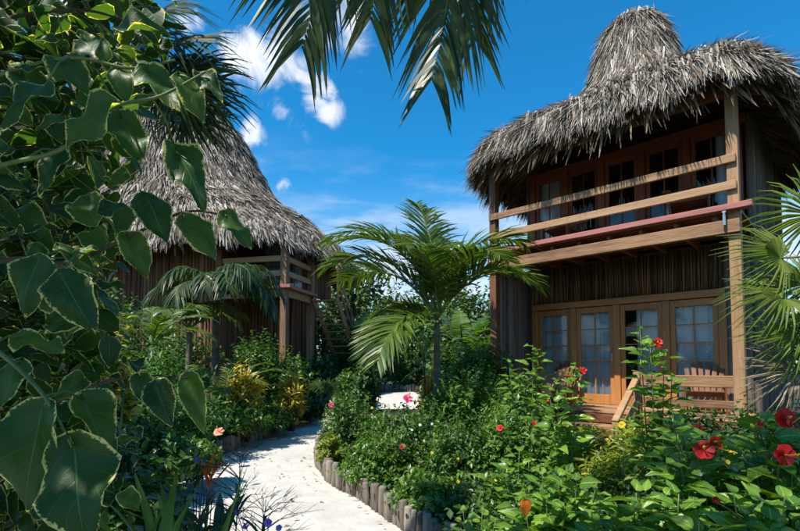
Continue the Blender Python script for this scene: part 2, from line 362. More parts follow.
def box_arrays(d, c=.008):
    h = np.array(d, float) / 2; c = min(c, h.min() * .45); idx = {}; V = []
    for sx in (-1, 1):
        for sy in (-1, 1):
            for sz in (-1, 1):
                sg = np.array((sx, sy, sz))
                for k in range(3):
                    p = h - c; p[k] = h[k]; idx[(sx, sy, sz, k)] = len(V); V.append(p * sg)
    V = np.array(V); Q = []; T = []
    for k in range(3):
        a, b = [i for i in range(3) if i != k]
        for sg in (-1, 1):
            f = []
            for sa, sb in ((-1, -1), (1, -1), (1, 1), (-1, 1)):
                q = [0, 0, 0]; q[k] = sg; q[a] = sa; q[b] = sb; f.append(idx[(*q, k)])
            Q.append(f)
        # edges parallel to k, between faces a and b
        for sa in (-1, 1):
            for sb in (-1, 1):
                q0 = [0, 0, 0]; q0[a] = sa; q0[b] = sb; q1 = list(q0); q0[k] = -1; q1[k] = 1
                Q.append([idx[(*q0, a)], idx[(*q1, a)], idx[(*q1, b)], idx[(*q0, b)]])
    for sx in (-1, 1):
        for sy in (-1, 1):
            for sz in (-1, 1): T.append([idx[(sx, sy, sz, k)] for k in range(3)])

    def fix(L):
        out = []
        for f in L:
            p = V[f]; n = np.cross(p[1] - p[0], p[2] - p[0])
            out.append(f if n @ p.mean(0) > 0 else f[::-1])
        return np.array(out)
    return V, [fix(Q), fix(T)]


def tube_arrays(P, rad, sides=6, cap=True):
    P = np.asarray(P, float); n = len(P); rad = np.broadcast_to(np.asarray(rad, float), (n,))
    T = norm(np.gradient(P, axis=0)); ref = np.array((0, 0, 1.)) if abs(T[0][2]) < .9 else np.array((1., 0, 0))
    A = norm(np.cross(T, ref)); B = np.cross(T, A)
    a = np.arange(sides) * 2 * math.pi / sides
    V = (P[:, None] + rad[:, None, None] * (np.cos(a)[None, :, None] * A[:, None] + np.sin(a)[None, :, None] * B[:, None])).reshape(-1, 3)
    i = np.arange(n - 1)[:, None] * sides; j = np.arange(sides)[None]; k = (j + 1) % sides
    Q = np.stack([i + j, i + sides + j, i + sides + k, i + k], -1).reshape(-1, 4)
    F = [Q]
    if cap and sides in (3, 4): F.append(np.array([np.arange(sides), (n - 1) * sides + np.arange(sides)[::-1]]))
    elif cap:
        V = np.vstack([V, P[:1], P[-1:]]); c0 = n * sides; jj = np.arange(sides); kk = (jj + 1) % sides
        F.append(np.stack([np.full(sides, c0), jj, kk], -1)); F.append(np.stack([np.full(sides, c0 + 1), (n - 1) * sides + kk, (n - 1) * sides + jj], -1))
    return V, F


def tag(o, label=None, cat=None, group=None, kind=None):
    for k, v in (('label', label), ('category', cat), ('group', group), ('kind', kind)):
        if v: o[k] = v
    return o


def mobj(name, me, mat, parent=None, loc=None, rot=None, **kw):
    o = bpy.data.objects.new(name, me); COL.objects.link(o)
    if mat and not me.materials: me.materials.append(MATS[mat])
    if parent: o.parent = parent
    if loc is not None: o.location = loc
    if rot is not None: o.rotation_euler = rot
    return tag(o, **kw)


def empty(name, loc, rz=0, **kw):
    o = bpy.data.objects.new(name, None); COL.objects.link(o); o.location = loc; o.rotation_euler = (0, 0, rz); o.empty_display_size = .1
    return tag(o, **kw)


def copy_tree(o, parent=None):
    c = o.copy(); COL.objects.link(c); c.parent = parent
    for ch in o.children: copy_tree(ch, c)
    return c


def bake(TV, TF, pos, X, Y, Z, s):
    """instances of a template baked to arrays"""
    s = np.asarray(s, float)
    if s.ndim == 1: s = np.repeat(s[:, None], 3, 1)
    L = TV[None] * s[:, None]
    V = pos[:, None] + L[..., :1] * X[:, None] + L[..., 1:2] * Y[:, None] + L[..., 2:] * Z[:, None]
    n = len(TV); off = (np.arange(len(pos)) * n)[:, None, None]
    return V.reshape(-1, 3), [(f[None] + off).reshape(-1, f.shape[1]) for f in TF]


def frame(Y, up):
    Y = norm(Y); X = norm(np.cross(Y, up)); Z = np.cross(X, Y); return X, Y, Z


def leaf_template(ts, ws, fold=.25, droop=.25, across=1):
    """leaf along +Y with unit length; half widths ws at ts, folded about the midrib"""
    V = []; UV = []; m = 2 * across + 1
    for t, w in zip(ts, ws):
        for j in range(m):
            u = (j - across) / across
            V.append((u * w, t, abs(u) * w * fold - droop * t * t)); UV.append((.5 + .5 * u, t))
    Q = []
    for i in range(len(ts) - 1):
        for j in range(m - 1): a = i * m + j; Q.append((a, a + 1, a + m + 1, a + m))
    return np.array(V), [np.array(Q)], np.array(UV)


LT_OVAL = leaf_template([0, .46, 1], [.03, .27, .02])
LT_NARROW = leaf_template([0, .4, 1], [.015, .10, .004], droop=.3)
LT_ROUND = leaf_template([0, .3, .7, 1], [.04, .34, .30, .02], droop=.15)
LT_LONG = leaf_template([0, .45, 1], [.02, .13, .006], droop=.35)


def fib_dirs(n, rng, zmin=-.3):
    z = zmin + (1 - zmin) * ((np.arange(n) + rng.random(n)) / n); a = np.arange(n) * 2.399963 + rng.random(n) * .6
    r = np.sqrt(np.maximum(0, 1 - z * z)); return np.stack([r * np.cos(a), r * np.sin(a), z], -1)


def foliage(rng, c, rad, ntw, per, leaf, LT, spread=.9, upb=.5, lump=.22, zmin=-.35, flat=0.0):
    """leafy twigs filling a lumpy ellipsoid: returns (V,F) of leaves and list of twig end points/starts"""
    c = np.array(c, float); rad = np.array(rad, float)
    D = fib_dirs(ntw, rng, zmin); ph = rng.random((4, 3)) * 6.28
    l = sum(np.sin(D @ (rng.normal(size=3) * 3.2) + ph[i, 0]) for i in range(4)) / 2
    rr = (1 + lump * l) * (1 - .45 * rng.random(ntw) ** 1.6)
    tip = c + D * rad * rr[:, None]
    st = c + D * rad * (rr * (.42 + .2 * rng.random(ntw)))[:, None] - np.array((0, 0, .25 * rad[2])) * rng.random((ntw, 1))
    tw = tip - st
    k = (np.arange(per) + .5) / per
    pos = st[:, None] + tw[:, None] * (.15 + .85 * k)[None, :, None]
    n = ntw * per
    twd = norm(np.repeat(tw[:, None], per, 1).reshape(-1, 3)); pos = pos.reshape(-1, 3)
    rv = rng.normal(size=(n, 3)); side = norm(rv - (rv * twd).sum(1, keepdims=True) * twd)
    d = norm(twd * (.35 + .4 * rng.random((n, 1))) + side * spread + np.array((0, 0, 1.)) * (upb * (rng.random((n, 1)) - .35)))
    if flat: d[:, 2] *= (1 - flat)
    up = norm(np.array((0, 0, 1.)) + .45 * rng.normal(size=(n, 3)) + .35 * np.repeat(D[:, None], per, 1).reshape(-1, 3))
    X, Y, Z = frame(d, up)
    s = leaf * (.70 + .62 * rng.random(n))
    V, F = bake(LT[0], LT[1], pos, X, Y, Z, s)
    return V, F, st, tip


def hibiscus_flower_mesh(r=.055):
    """five ruffled petals, slightly cupped, facing +Z"""
    mb = MB()
    for k in range(5):
        a = k * 2 * math.pi / 5; V = []; Q = []
        for i, t in enumerate((0, .35, .7, 1.0)):
            w = (.06, .36, .52, .34)[i]
            for j in range(5):
                u = (j - 2) / 2
                x = u * w; y = t - .10 * abs(u) * (i == 3); z = .30 * t * (1 - t * .75) + .05 * math.sin(j * 2.3 + k) * t + .10 * u
                V.append((x * math.cos(a) - y * math.sin(a), x * math.sin(a) + y * math.cos(a), z))
        for i in range(3):
            for j in range(4): q = i * 5 + j; Q.append((q, q + 1, q + 6, q + 5))
        mb.add(np.array(V) * r, np.array(Q))
    return mb.mesh('flower', True)


def stamen_mesh(r=.055):
    mb = MB(); mb.tube([(0, 0, 0), (0, .06 * r, .6 * r), (0, .18 * r, 1.15 * r)], [.05 * r, .045 * r, .06 * r], 5)
    for i in range(9):
        a = i * 2.4; z = .75 + .05 * i
        mb.box((.10 * r * math.cos(a), .12 * r + .10 * r * math.sin(a), z * r), (.07 * r,) * 3, .01 * r)
    return mb.mesh('stamen')


ME_FLOWER = {}
ME_STAMEN = stamen_mesh()


def add_flower(parent, loc, col, size=1.0, face=None, rng=None):
    if col not in ME_FLOWER: ME_FLOWER[col] = hibiscus_flower_mesh()
    f = mobj('flower', ME_FLOWER[col], 'petal_' + col, parent, loc)
    d = Vector(face if face is not None else (0, -1, .4))
    r2 = random.Random(hash((round(loc[0], 3), round(loc[2], 3)))); d += Vector((r2.uniform(-.7, .7), 0, r2.uniform(-.3, .6)))
    f.rotation_euler = d.to_track_quat('Z', 'Y').to_euler(); f.scale = (size * .82 * r2.uniform(.85, 1.1), size * .82, size * r2.uniform(.8, 1.7))
    s = mobj('stamen', ME_STAMEN, 'petal_yellow', f)
    return f


# ---------------------------------------------------------------- the setting: ground, path, beds
def sheet(name, poly, z, mat, **kw):
    me = bpy.data.meshes.new(name); me.from_pydata([(x, y, z) for x, y in poly], [], [list(range(len(poly)))]); me.update()
    return mobj(name, me, mat, None, **kw)


sheet('ground', [(-600, -600), (600, -600), (600, 600), (-600, 600)], 0.0, 'lawn', kind='structure')


def smooth_path(P, n=12):
    P = np.array(P, float); out = []
    Q = np.vstack([2 * P[0] - P[1], P, 2 * P[-1] - P[-2]])
    for i in range(1, len(Q) - 2):
        for k in range(n):
            t = k / n; a, b, c, d = Q[i - 1], Q[i], Q[i + 1], Q[i + 2]
            out.append(.5 * ((2 * b) + (-a + c) * t + (2 * a - 5 * b + 4 * c - d) * t * t + (-a + 3 * b - 3 * c + d) * t ** 3))
    out.append(P[-1]); return np.array(out)


g2 = lambda x, y: tuple(ground_at(x, y))[:2]
LEFT_EDGE = smooth_path([(-2.35, -3.0), (-2.75, 1.5), (-3.05, 5.2), g2(218, 459), g2(271, 438), g2(320, 421), (-1.55, 16.5), (-.4, 20.5), (1.2, 23.5), (3.5, 25.5)])
RIGHT_EDGE = smooth_path([(1.2, -3.0), (1.15, 1.5), (.55, 3.5), g2(396, 529), g2(362, 504), g2(331, 487), g2(320, 474), (-1.32, 7.6), (-1.55, 9.6), (-1.45, 12.6), (-.7, 15.6), (.6, 18.3), (2.4, 20.3), (4.2, 21.5)])
pv = np.vstack([LEFT_EDGE, RIGHT_EDGE[::-1]])


def strip_sheet(name, A, B, z, mat, nx=10, rough=.012, **kw):
    """sheet between two lines with small undulation"""
    t = np.linspace(0, 1, 160)
    def res(P):
        d = np.r_[0, np.cumsum(np.linalg.norm(np.diff(P, axis=0), axis=1))]; d /= d[-1]
        return np.stack([np.interp(t, d, P[:, 0]), np.interp(t, d, P[:, 1])], -1)
    A, B = res(A), res(B); rng = np.random.default_rng(5)
    u = np.linspace(0, 1, nx + 1); P = A[:, None] * (1 - u)[None, :, None] + B[:, None] * u[None, :, None]
    zz = z + rough * (np.sin(P[..., 0] * 5.1) * np.cos(P[..., 1] * 3.7) + .5 * rng.random(P.shape[:2]))
    V = np.dstack([P, zz]).reshape(-1, 3); m = nx + 1
    Q = np.array([(i * m + j, i * m + j + 1, (i + 1) * m + j + 1, (i + 1) * m + j) for i in range(159) for j in range(nx)])
    return mobj(name, make_mesh(name, V, Q, None, True), mat, None, **kw)


strip_sheet('path', LEFT_EDGE, RIGHT_EDGE, 0.03, 'sand', kind='structure')


def bed(name, edge, far, z, kind='structure'):
    t = edge; f = far; n = len(t)
    V = np.vstack([np.c_[t, np.full(n, z)], np.c_[f, np.full(n, z)], np.c_[t, np.full(n, -.05)]])
    i = np.arange(n - 1)
    Q = np.vstack([np.stack([i, i + 1, n + i + 1, n + i], -1), np.stack([i, 2 * n + i, 2 * n + i + 1, i + 1], -1)])
    return mobj(name, make_mesh(name, V, Q), 'soil', None, kind=kind)


def resample(P, n):
    P = np.array(P, float); d = np.r_[0, np.cumsum(np.linalg.norm(np.diff(P, axis=0), axis=1))]; t = np.linspace(0, d[-1], n)
    return np.stack([np.interp(t, d, P[:, 0]), np.interp(t, d, P[:, 1])], -1)


off = np.array((-.06, 0))
bed('garden_bed', LEFT_EDGE + off, np.stack([LEFT_EDGE[:, 0] - 14, LEFT_EDGE[:, 1] + .0], -1), .16)
bed('garden_bed', RIGHT_EDGE - off, np.stack([RIGHT_EDGE[:, 0] + 14, RIGHT_EDGE[:, 1]], -1), .16)
BEDZ = .16

# stakes ------------------------------------------------------------
rs = random.Random(3); STAKES = []
for v in range(6):
    r0 = .040 + .010 * rs.random(); rng = np.random.default_rng(40 + v)
    lx, ly = rng.normal(size=2) * .012
    P = [(0, 0, -.08), (lx * .5, ly * .5, .12), (lx, ly, .30 - r0 * .4), (lx * 1.05, ly * 1.05, .30)]
    mb = MB(); V, F = tube_arrays(P, [r0 * 1.02, r0, r0 * .96, r0 * .80], 8); V[:, :2] += rng.normal(size=(len(V), 2)) * .0025; mb.add(V, F)
    STAKES.append(mb.mesh('stake'))


def edging(name, line, label, inset, step=.088, ymin=-99, ymax=99):
    d = np.r_[0, np.cumsum(np.linalg.norm(np.diff(line, axis=0), axis=1))]; root = None; t = 0.0
    while t < d[-1]:
        x = np.interp(t, d, line[:, 0]) + inset; y = np.interp(t, d, line[:, 1]); t += step * (.92 + .2 * rs.random())
        if not (ymin < y < ymax): continue
        if root is None: root = empty(name, (x, y, 0), label=label, cat='edging')
        o = mobj('stake', rs.choice(STAKES), 'stake_wood', root, (x - root.location.x + rs.uniform(-.008, .008), y - root.location.y + rs.uniform(-.008, .008), 0), (rs.uniform(-.06, .06), rs.uniform(-.06, .06), rs.uniform(0, 6.28)))
        k = rs.uniform(.88, 1.12); o.scale = (k, k, rs.uniform(.86, 1.08))


edging('log_edging', LEFT_EDGE, 'low row of grey wooden stakes along the bed beside the left house', -.03, ymin=4.2, ymax=15)
edging('log_edging', LEFT_EDGE, 'far row of grey stakes where the sand path bends behind the palm', -.03, step=.12, ymin=15.05)
edging('log_edging', RIGHT_EDGE, 'curved row of grey wooden stakes holding the bed of flowering shrubs', .03, ymin=2.0, ymax=10.5)

# low sandy rise beyond the bend, with its own stakes behind
rngm = np.random.default_rng(61); nx, ny = 40, 34; xs = np.linspace(-2.2, 2.6, nx); ys = np.linspace(13.6, 19.6, ny); XX, YY = np.meshgrid(xs, ys)
hh = .60 * np.exp(-(((XX - .15) / 1.6) ** 4 + ((YY - 17.0) / 1.9) ** 4)) - .06 + .015 * rngm.random(XX.shape)
mobj('sand_rise', make_mesh('sand_rise', np.stack([XX, YY, hh], -1).reshape(-1, 3), np.array([(j * nx + i, j * nx + i + 1, (j + 1) * nx + i + 1, (j + 1) * nx + i) for j in range(ny - 1) for i in range(nx - 1)])), 'sand', None, kind='structure')
er = empty('log_edging', (-.75, 17.9, .46), label='short row of weathered stakes on top of the distant sand rise', cat='edging')
for i in range(20):
    o = mobj('stake', rs.choice(STAKES), 'stake_wood', er, (i * .095, .12 * math.sin(i * .25) + rs.uniform(-.01, .01), -.02), (rs.uniform(-.08, .08), rs.uniform(-.08, .08), rs.uniform(0, 6.28))); o.scale = (1.1, 1.1, rs.uniform(1.0, 1.3))

# ---------------------------------------------------------------- houses
rs = random.Random(11)
LOGS = []
for v in range(7):
    rng = np.random.default_rng(70 + v); r0 = .052 + .012 * rng.random(); n = 7
    P = np.zeros((n, 3)); P[:, 2] = np.linspace(0, 1, n); P[:, :2] = np.cumsum(rng.normal(size=(n, 2)) * .004, 0)
    mb = MB(); V, F = tube_arrays(P, r0 * (1 + .10 * rng.normal(size=n)), 7); mb.add(V, F); LOGS.append(mb.mesh('log', True))


def log_row(parent, a, b, z0, z1, mat='log_bark', step=.108):
    a = np.array(a, float); b = np.array(b, float); L = np.linalg.norm(b - a); n = max(1, int(L / step)); d = (b - a) / L
    meshes = LOGS if mat == 'log_bark' else LOGS_B
    for i in range(n):
        p = a + d * ((i + .5) * L / n)
        o = mobj('log', rs.choice(meshes), mat, parent, (p[0] + rs.uniform(-.012, .012), p[1] + rs.uniform(-.012, .012), z0), (0, 0, rs.uniform(0, 6.28)))
        o.scale = (1, 1, (z1 - z0) * rs.uniform(.985, 1.01))


LOGS_B = [m.copy() for m in LOGS]


def door_unit(parent, x, y, z, w=.86, h=2.0, mat='timber_door', rows=5, glassmat='window_glass', handle=True, st=.085):
    mb = MB(); t = .05
    mb.box((-w / 2 + st / 2, 0, h / 2), (st, t, h), .006); mb.box((w / 2 - st / 2, 0, h / 2), (st, t, h), .006)
    b = .20; iw = w - 2 * st
    mb.box((0, .001, b / 2), (iw, t - .004, b), .004); mb.box((0, .001, h - .06), (iw, t - .004, .12), .004)
    oh = h - b - .12
    mb.box((0, .002, b + oh / 2), (.022, .034, oh), .004)
    for r in range(1, rows): mb.box((0, .0035, b + oh * r / rows), (iw, .030, .022), .004)
    d = mb.build('door', mat + '_z', parent, loc=(x, y, z))
    pw = iw / 2 - .012; phh = oh / rows - .022
    key = (round(pw, 3), round(phh, 3), glassmat)
    if key not in PANES:
        V, F = box_arrays((pw, .005, phh), .001); PANES[key] = make_mesh('pane', V, F, None, False)
    for c in (-1, 1):
        for r in range(rows):
            mobj('pane', PANES[key], glassmat, d, (c * (iw / 4 + .0), .004, b + oh * (r + .5) / rows))
    if handle:
        hb = MB(); hb.box((0, -.03, 0), (.03, .012, .16), .004).tube([(0, -.036, .02), (0, -.075, .02), (.09, -.078, .02)], .009, 6)
        hb.build('handle', 'metal', d, loc=(w / 2 - .045, 0, .95))
    return d


PANES = {}


def roof_fn(cx, cy, a, b, prof):
    pr = np.array([p[0] for p in prof]); pz = np.array([p[1] for p in prof]); sl = np.r_[0, np.cumsum(np.hypot(np.diff(pr) * a, np.diff(pz)))]; sl /= sl[-1]

    def P(th, s):
        r = np.interp(s, sl, pr); z = np.interp(s, sl, pz)
        e = 2 + 2.6 * np.clip(r, 0, 1) ** 1.3
        c, q = np.cos(th), np.sin(th)
        k = (np.abs(c) ** e + np.abs(q) ** e) ** (-1 / e)
        wob = 1 + .012 * np.sin(th * 7 + 1.3) + .009 * np.sin(th * 13 + s * 9)
        return np.stack([cx + a * r * k * c * wob, cy + b * r * k * q * wob, z + .05 * np.sin(th * 5 + s * 4) * np.clip(r, 0, 1)], -1)
    return P


STRAND = (np.array([(-.5, 0, 0), (.5, 0, 0), (-.42, .5, .015), (.42, .5, .015), (-.06, 1, 0), (.06, 1, 0)]), [np.array([(0, 1, 3, 2), (2, 3, 5, 4)])])
STRAND3 = (np.array([(-.5, 0, 0), (0, 0, .12), (.5, 0, 0), (-.5, .35, 0), (0, .35, .16), (.5, .35, 0), (-.32, .72, -.02), (0, .72, .06), (.32, .72, -.02), (-.05, 1, -.06), (0, 1, -.05), (.05, 1, -.06)]),
           [np.array([(0, 1, 4, 3), (1, 2, 5, 4), (3, 4, 7, 6), (4, 5, 8, 7), (6, 7, 10, 9), (7, 8, 11, 10)])])


def thatch_roof(parent, cx, cy, a, b, prof, seed, n_top=22000, n_edge=5200, lw=1.0, fl=1.0):
    P = roof_fn(cx, cy, a, b, prof); rng = np.random.default_rng(seed)
    # closed shell
    nth, ns = 96, 26; th = np.linspace(0, 2 * math.pi, nth, endpoint=False); ss = np.linspace(0, .985, ns)
    O = np.stack([P(th, np.full(nth, s)) for s in ss])
    ctr = np.array((cx, cy, 0)); I = O.copy(); I[..., :2] = ctr[:2] + (O[..., :2] - ctr[:2]) * .965; I[..., 2] -= .22; I[0, :, 2] = O[0, :, 2] + .04; I[0, :, :2] = ctr[:2] + (O[0, :, :2] - ctr[:2]) * .985
    V = np.vstack([O.reshape(-1, 3), I.reshape(-1, 3)]); i = np.arange(ns - 1)[:, None] * nth; j = np.arange(nth)[None]; k = (j + 1) % nth
    Qo = np.stack([i + j, i + k, i + nth + k, i + nth + j], -1).reshape(-1, 4); M = ns * nth; Qi = Qo[:, ::-1] + M
    Qe = np.stack([j[0], M + j[0], M + k[0], k[0]], -1)
    roof = mobj('roof', make_mesh('roof', V, np.vstack([Qo, Qi, Qe]), None, True), 'thatch_shell', parent)
    # dense strands over the slope
    def strands(n, s, th, lift0, lift1, L, w, tmpl, grav, splay):
        e = 1e-3; p = P(th, s); dn = norm(p - P(th, np.minimum(s + .01, .999))); tg = norm(P(th + e, s) - P(th - e, s)); nn = norm(np.cross(tg, -dn))
        d = norm(dn + tg * rng.normal(size=(n, 1)) * splay + nn * (lift1 * (rng.random((n, 1)) - .15)) + np.array((0, 0, -1.)) * grav)
        X, Y, Z = frame(d, nn + .5 * rng.normal(size=(n, 3)))
        L = L * (1 + .22 * np.sin(th * 23 + seed) + .18 * np.sin(th * 57 + 2) + .12 * np.sin(th * 131))
        pos = p + nn * (lift0 * rng.random((n, 1))) - d * (L * .35)[:, None]
        return bake(tmpl[0], tmpl[1], pos, X, Y, Z, np.stack([w, L, w], -1))
    u = rng.random(n_top); s = 1 - np.sqrt(1 - u * .995)       # more towards the eave where the ring is longer
    mb = MB(); mb.add(*strands(n_top, s, rng.random(n_top) * 6.283, .06, .34, .38 + .42 * rng.random(n_top), (.020 + .028 * rng.random(n_top)) * lw, STRAND, .05, .22))
    # layered courses of broken leaf ends
    m = n_top // 3; crs = np.floor(rng.random(m) * 7) / 7 * .62 + rng.random(m) * .03
    mb.add(*strands(m, crs, rng.random(m) * 6.283, .10, .40, .45 + .35 * rng.random(m), (.03 + .03 * rng.random(m)) * lw, STRAND, .12, .2))
    # eave fringe
    thr = rng.random(n_edge) * 6.283
    mb.add(*strands(n_edge, .05 * rng.random(n_edge) ** 1.2, thr, .10, .30, fl * (.55 + .40 * rng.random(n_edge)), (.035 + .035 * rng.random(n_edge)) * lw, STRAND3, .75, .20))
    n2 = n_edge // 2
    mb.add(*strands(n2, .02 * rng.random(n2), rng.random(n2) * 6.283, .03, .1, fl * (.50 + .38 * rng.random(n2)), (.03 + .035 * rng.random(n2)) * lw, STRAND3, 1.6, .22))
    o = mb.build('thatch', 'thatch', roof, False, kind='stuff')
    # underside strands
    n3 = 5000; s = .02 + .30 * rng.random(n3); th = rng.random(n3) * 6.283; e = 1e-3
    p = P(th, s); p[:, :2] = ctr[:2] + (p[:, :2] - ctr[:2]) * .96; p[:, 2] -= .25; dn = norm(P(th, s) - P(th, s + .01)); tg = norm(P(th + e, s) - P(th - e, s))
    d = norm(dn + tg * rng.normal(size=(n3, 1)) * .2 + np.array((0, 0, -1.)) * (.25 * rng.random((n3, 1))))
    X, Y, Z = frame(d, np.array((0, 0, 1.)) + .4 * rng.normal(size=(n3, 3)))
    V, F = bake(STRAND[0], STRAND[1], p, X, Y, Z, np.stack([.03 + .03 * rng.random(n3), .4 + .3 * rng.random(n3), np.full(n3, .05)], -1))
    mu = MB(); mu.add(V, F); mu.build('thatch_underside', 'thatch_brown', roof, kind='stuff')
    return roof


def bar(parent, name, c, d, mat, cham=.008): return MB().box((0, 0, 0), d, cham).build(name, mat, parent, loc=c)


def sloped(parent, name, p, q, w, t, mat):
    p, q = Vector(p), Vector(q); d = q - p
    o = MB().box((0, 0, 0), (d.length, w, t), .008).build(name, mat, parent, loc=(p + q) / 2)
    o.rotation_euler = d.to_track_quat('X', 'Z').to_euler(); return o


P0 = at(741, 400, 7.0)
RH_ANG = R(-44.2); WD = 4.16; FL = .76; UF = 3.92
RM = Matrix.Translation((P0.x, P0.y, 0)) @ Matrix.Rotation(RH_ANG, 4, 'Z')
rh = empty('thatched_house', (P0.x, P0.y, 0), RH_ANG, label='two storey timber cabana with balcony and shaggy grey thatched peak, beside the red hibiscus bed', cat='house')
PD = 1.4; BK = 5.0
for x in (0, -WD):
    bar(rh, 'post', (x, 0, 2.85), (.15, .15, 5.7), 'timber_z' if x == 0 else 'timber_brown_z')
bar(rh, 'post', (0, BK, 2.85), (.15, .15, 5.7), 'timber_brown_z'); bar(rh, 'post', (-WD, BK, 2.85), (.15, .15, 5.7), 'timber_brown_z')
# upper deck
bar(rh, 'deck_edge', (-WD / 2 + .03, -.13, UF - .045), (WD + .42, .16, .09), 'deck_red')
for i in range(11):
    bar(rh, 'deck_board', (-WD / 2, .03 + .128 * i, UF - .03), (WD + .1, .12, .035), 'timber_brown_x', .004)
bar(rh, 'beam', (-WD / 2, -.10, UF - .32), (WD + .16, .10, .20), 'timber_x')
for i in range(8): bar(rh, 'joist', (-WD + .25 + i * (WD - .5) / 7, PD / 2 - .02, UF - .20), (.06, PD + .05, .16), 'timber_brown_y')
# upper railing
for z in (4.61, 4.21): bar(rh, 'rail', (-WD / 2, -.105, z), (WD + .10, .05, .13), 'timber_x')
bar(rh, 'wall_plate', (-WD / 2, .0, 5.68), (WD + .3, .12, .14), 'timber_brown_x')
# lower porch
bar(rh, 'porch_floor', (-WD / 2, PD / 2 - .02, FL - .06), (WD + .3, PD + .2, .08), 'timber_brown_x')
for i in range(10): bar(rh, 'floor_board', (-WD / 2, -.06 + .145 * i, FL - .006), (WD + .24, .138, .025), 'timber_x', .004)
bar(rh, 'porch_skirt', (-WD / 2, -.10, .42), (WD + .1, .05, .54), 'timber_brown_x')
for (xa, xb) in ((-1.40, 0), (-WD, -2.75)):
    L = xb - xa; xc = (xa + xb) / 2
    bar(rh, 'rail', (xc, -.03, 1.32), (L - .05, .06, .18), 'timber_x'); bar(rh, 'rail', (xc, -.03, .98), (L - .05, .05, .12), 'timber_x')
for x in (-1.40, -2.75):
    bar(rh, 'newel_post', (x, -.03, 1.10), (.11, .11, .70), 'timber_z')
    sloped(rh, 'stair_rail', (x, -.06, 1.36), (x, -1.05, .72), .10, .06, 'timber_y')
    sloped(rh, 'stair_rail', (x, -.06, .98), (x, -1.0, .42), .08, .05, 'timber_y')
    bar(rh, 'newel_post', (x, -1.0, .45), (.10, .10, .62), 'timber_z')
for i in range(3):
    bar(rh, 'step', (-2.075, -.28 - .30 * i, FL - .03 - .19 * (i + 1)), (1.22, .30, .05), 'timber_x')
    bar(rh, 'riser', (-2.075, -.155 - .30 * i, FL - .11 - .19 * i), (1.20, .025, .13), 'timber_brown_x')
# walls
log_row(rh, (0, PD), (0, BK), .1, 5.9); log_row(rh, (-WD, .12), (-WD, BK), .1, 3.7); log_row(rh, (-WD, PD), (-WD, BK), 3.9, 5.9)
log_row(rh, (-.42, PD), (0, PD), .7, 3.7); log_row(rh, (-WD, PD), (-4.02, PD), .7, 3.7)
bar(rh, 'back_wall', (-WD / 2, BK, 3.0), (WD, .06, 5.8), 'timber_brown_z')
bar(rh, 'room_floor', (-WD / 2, (PD + BK) / 2, FL - .05), (WD - .1, BK - PD - .1, .06), 'timber_brown_x')
bar(rh, 'room_ceiling', (-WD / 2, (PD + BK) / 2, UF - .10), (WD - .1, BK - PD - .1, .08), 'timber_brown_x')
# lower door row (four glazed leaves)
DX0, DX1 = -4.0, -.44; DW = (DX1 - DX0) / 4; MU = .10
bar(rh, 'door_header', ((DX0 + DX1) / 2, PD, 2.83), (DX1 - DX0 + .1, .14, .13), 'timber_door_x')
for i in range(5): bar(rh, 'door_jamb', (DX0 + i * DW, PD + .001, FL + 1.0), (.12, .12, 2.0), 'timber_door_z')
for i in range(4): door_unit(rh, DX0 + (i + .5) * DW, PD + .005, FL + .005, DW - .125, 1.985, handle=(i == 1))
# stick cladding over the doors
rng = np.random.default_rng(8); mb = MB(); x = -WD + .06
while x < -.05:
    r0 = .013 + .010 * rng.random(); z0 = 2.88 + .03 * rng.random(); z1 = 3.66
    mb.tube([(x, PD - .03 + .02 * rng.random(), z0), (x + .02 * rng.normal(), PD - .03 + .02 * rng.random(), z1)], r0, 5); x += r0 * 2.05
mb.build('stick_cladding', 'sticks', rh, kind='stuff')
bar(rh, 'wall_lining', (-WD / 2, PD + .05, 3.30), (WD - .1, .04, .84), 'timber_brown_z')
# upper door row, red brown frames
bar(rh, 'door_header', (-WD / 2, PD, 5.80), (WD - .05, .14, .14), 'timber_red_x')
UW = (WD - .3) / 5
for i in range(6): bar(rh, 'door_jamb', (-WD + .15 + i * UW, PD + .001, UF + .92), (.13, .12, 1.80), 'timber_red_z')
for i in range(5): door_unit(rh, -WD + .15 + (i + .5) * UW, PD + .005, UF + .01, UW - .135, 1.80, mat='timber_red', rows=3, handle=False, st=.075)
# spot lamp under the deck edge
lb = MB(); lb.tube([(0, 0, -.10), (0, 0, .06)], [.024, .022], 10).tube([(0, 0, .06), (0, 0, .085)], [.016, .014], 8); lb.box((0, .03, .10), (.05, .08, .03), .004)
lb.build('spot_lamp', 'metal', rh, loc=(-.10, -.20, UF - .21))
PROF_R = [(1, 5.82), (.965, 6.06), (.90, 6.26), (.78, 6.46), (.62, 6.73), (.46, 7.05), (.35, 7.40), (.29, 7.85), (.25, 8.35), (.19, 8.82), (.11, 9.08), (.02, 9.15)]
thatch_roof(rh, -WD / 2, 2.38, WD / 2 + .72, 2.38 + .55, PROF_R, 21, 50000, 8500, .64, .66)


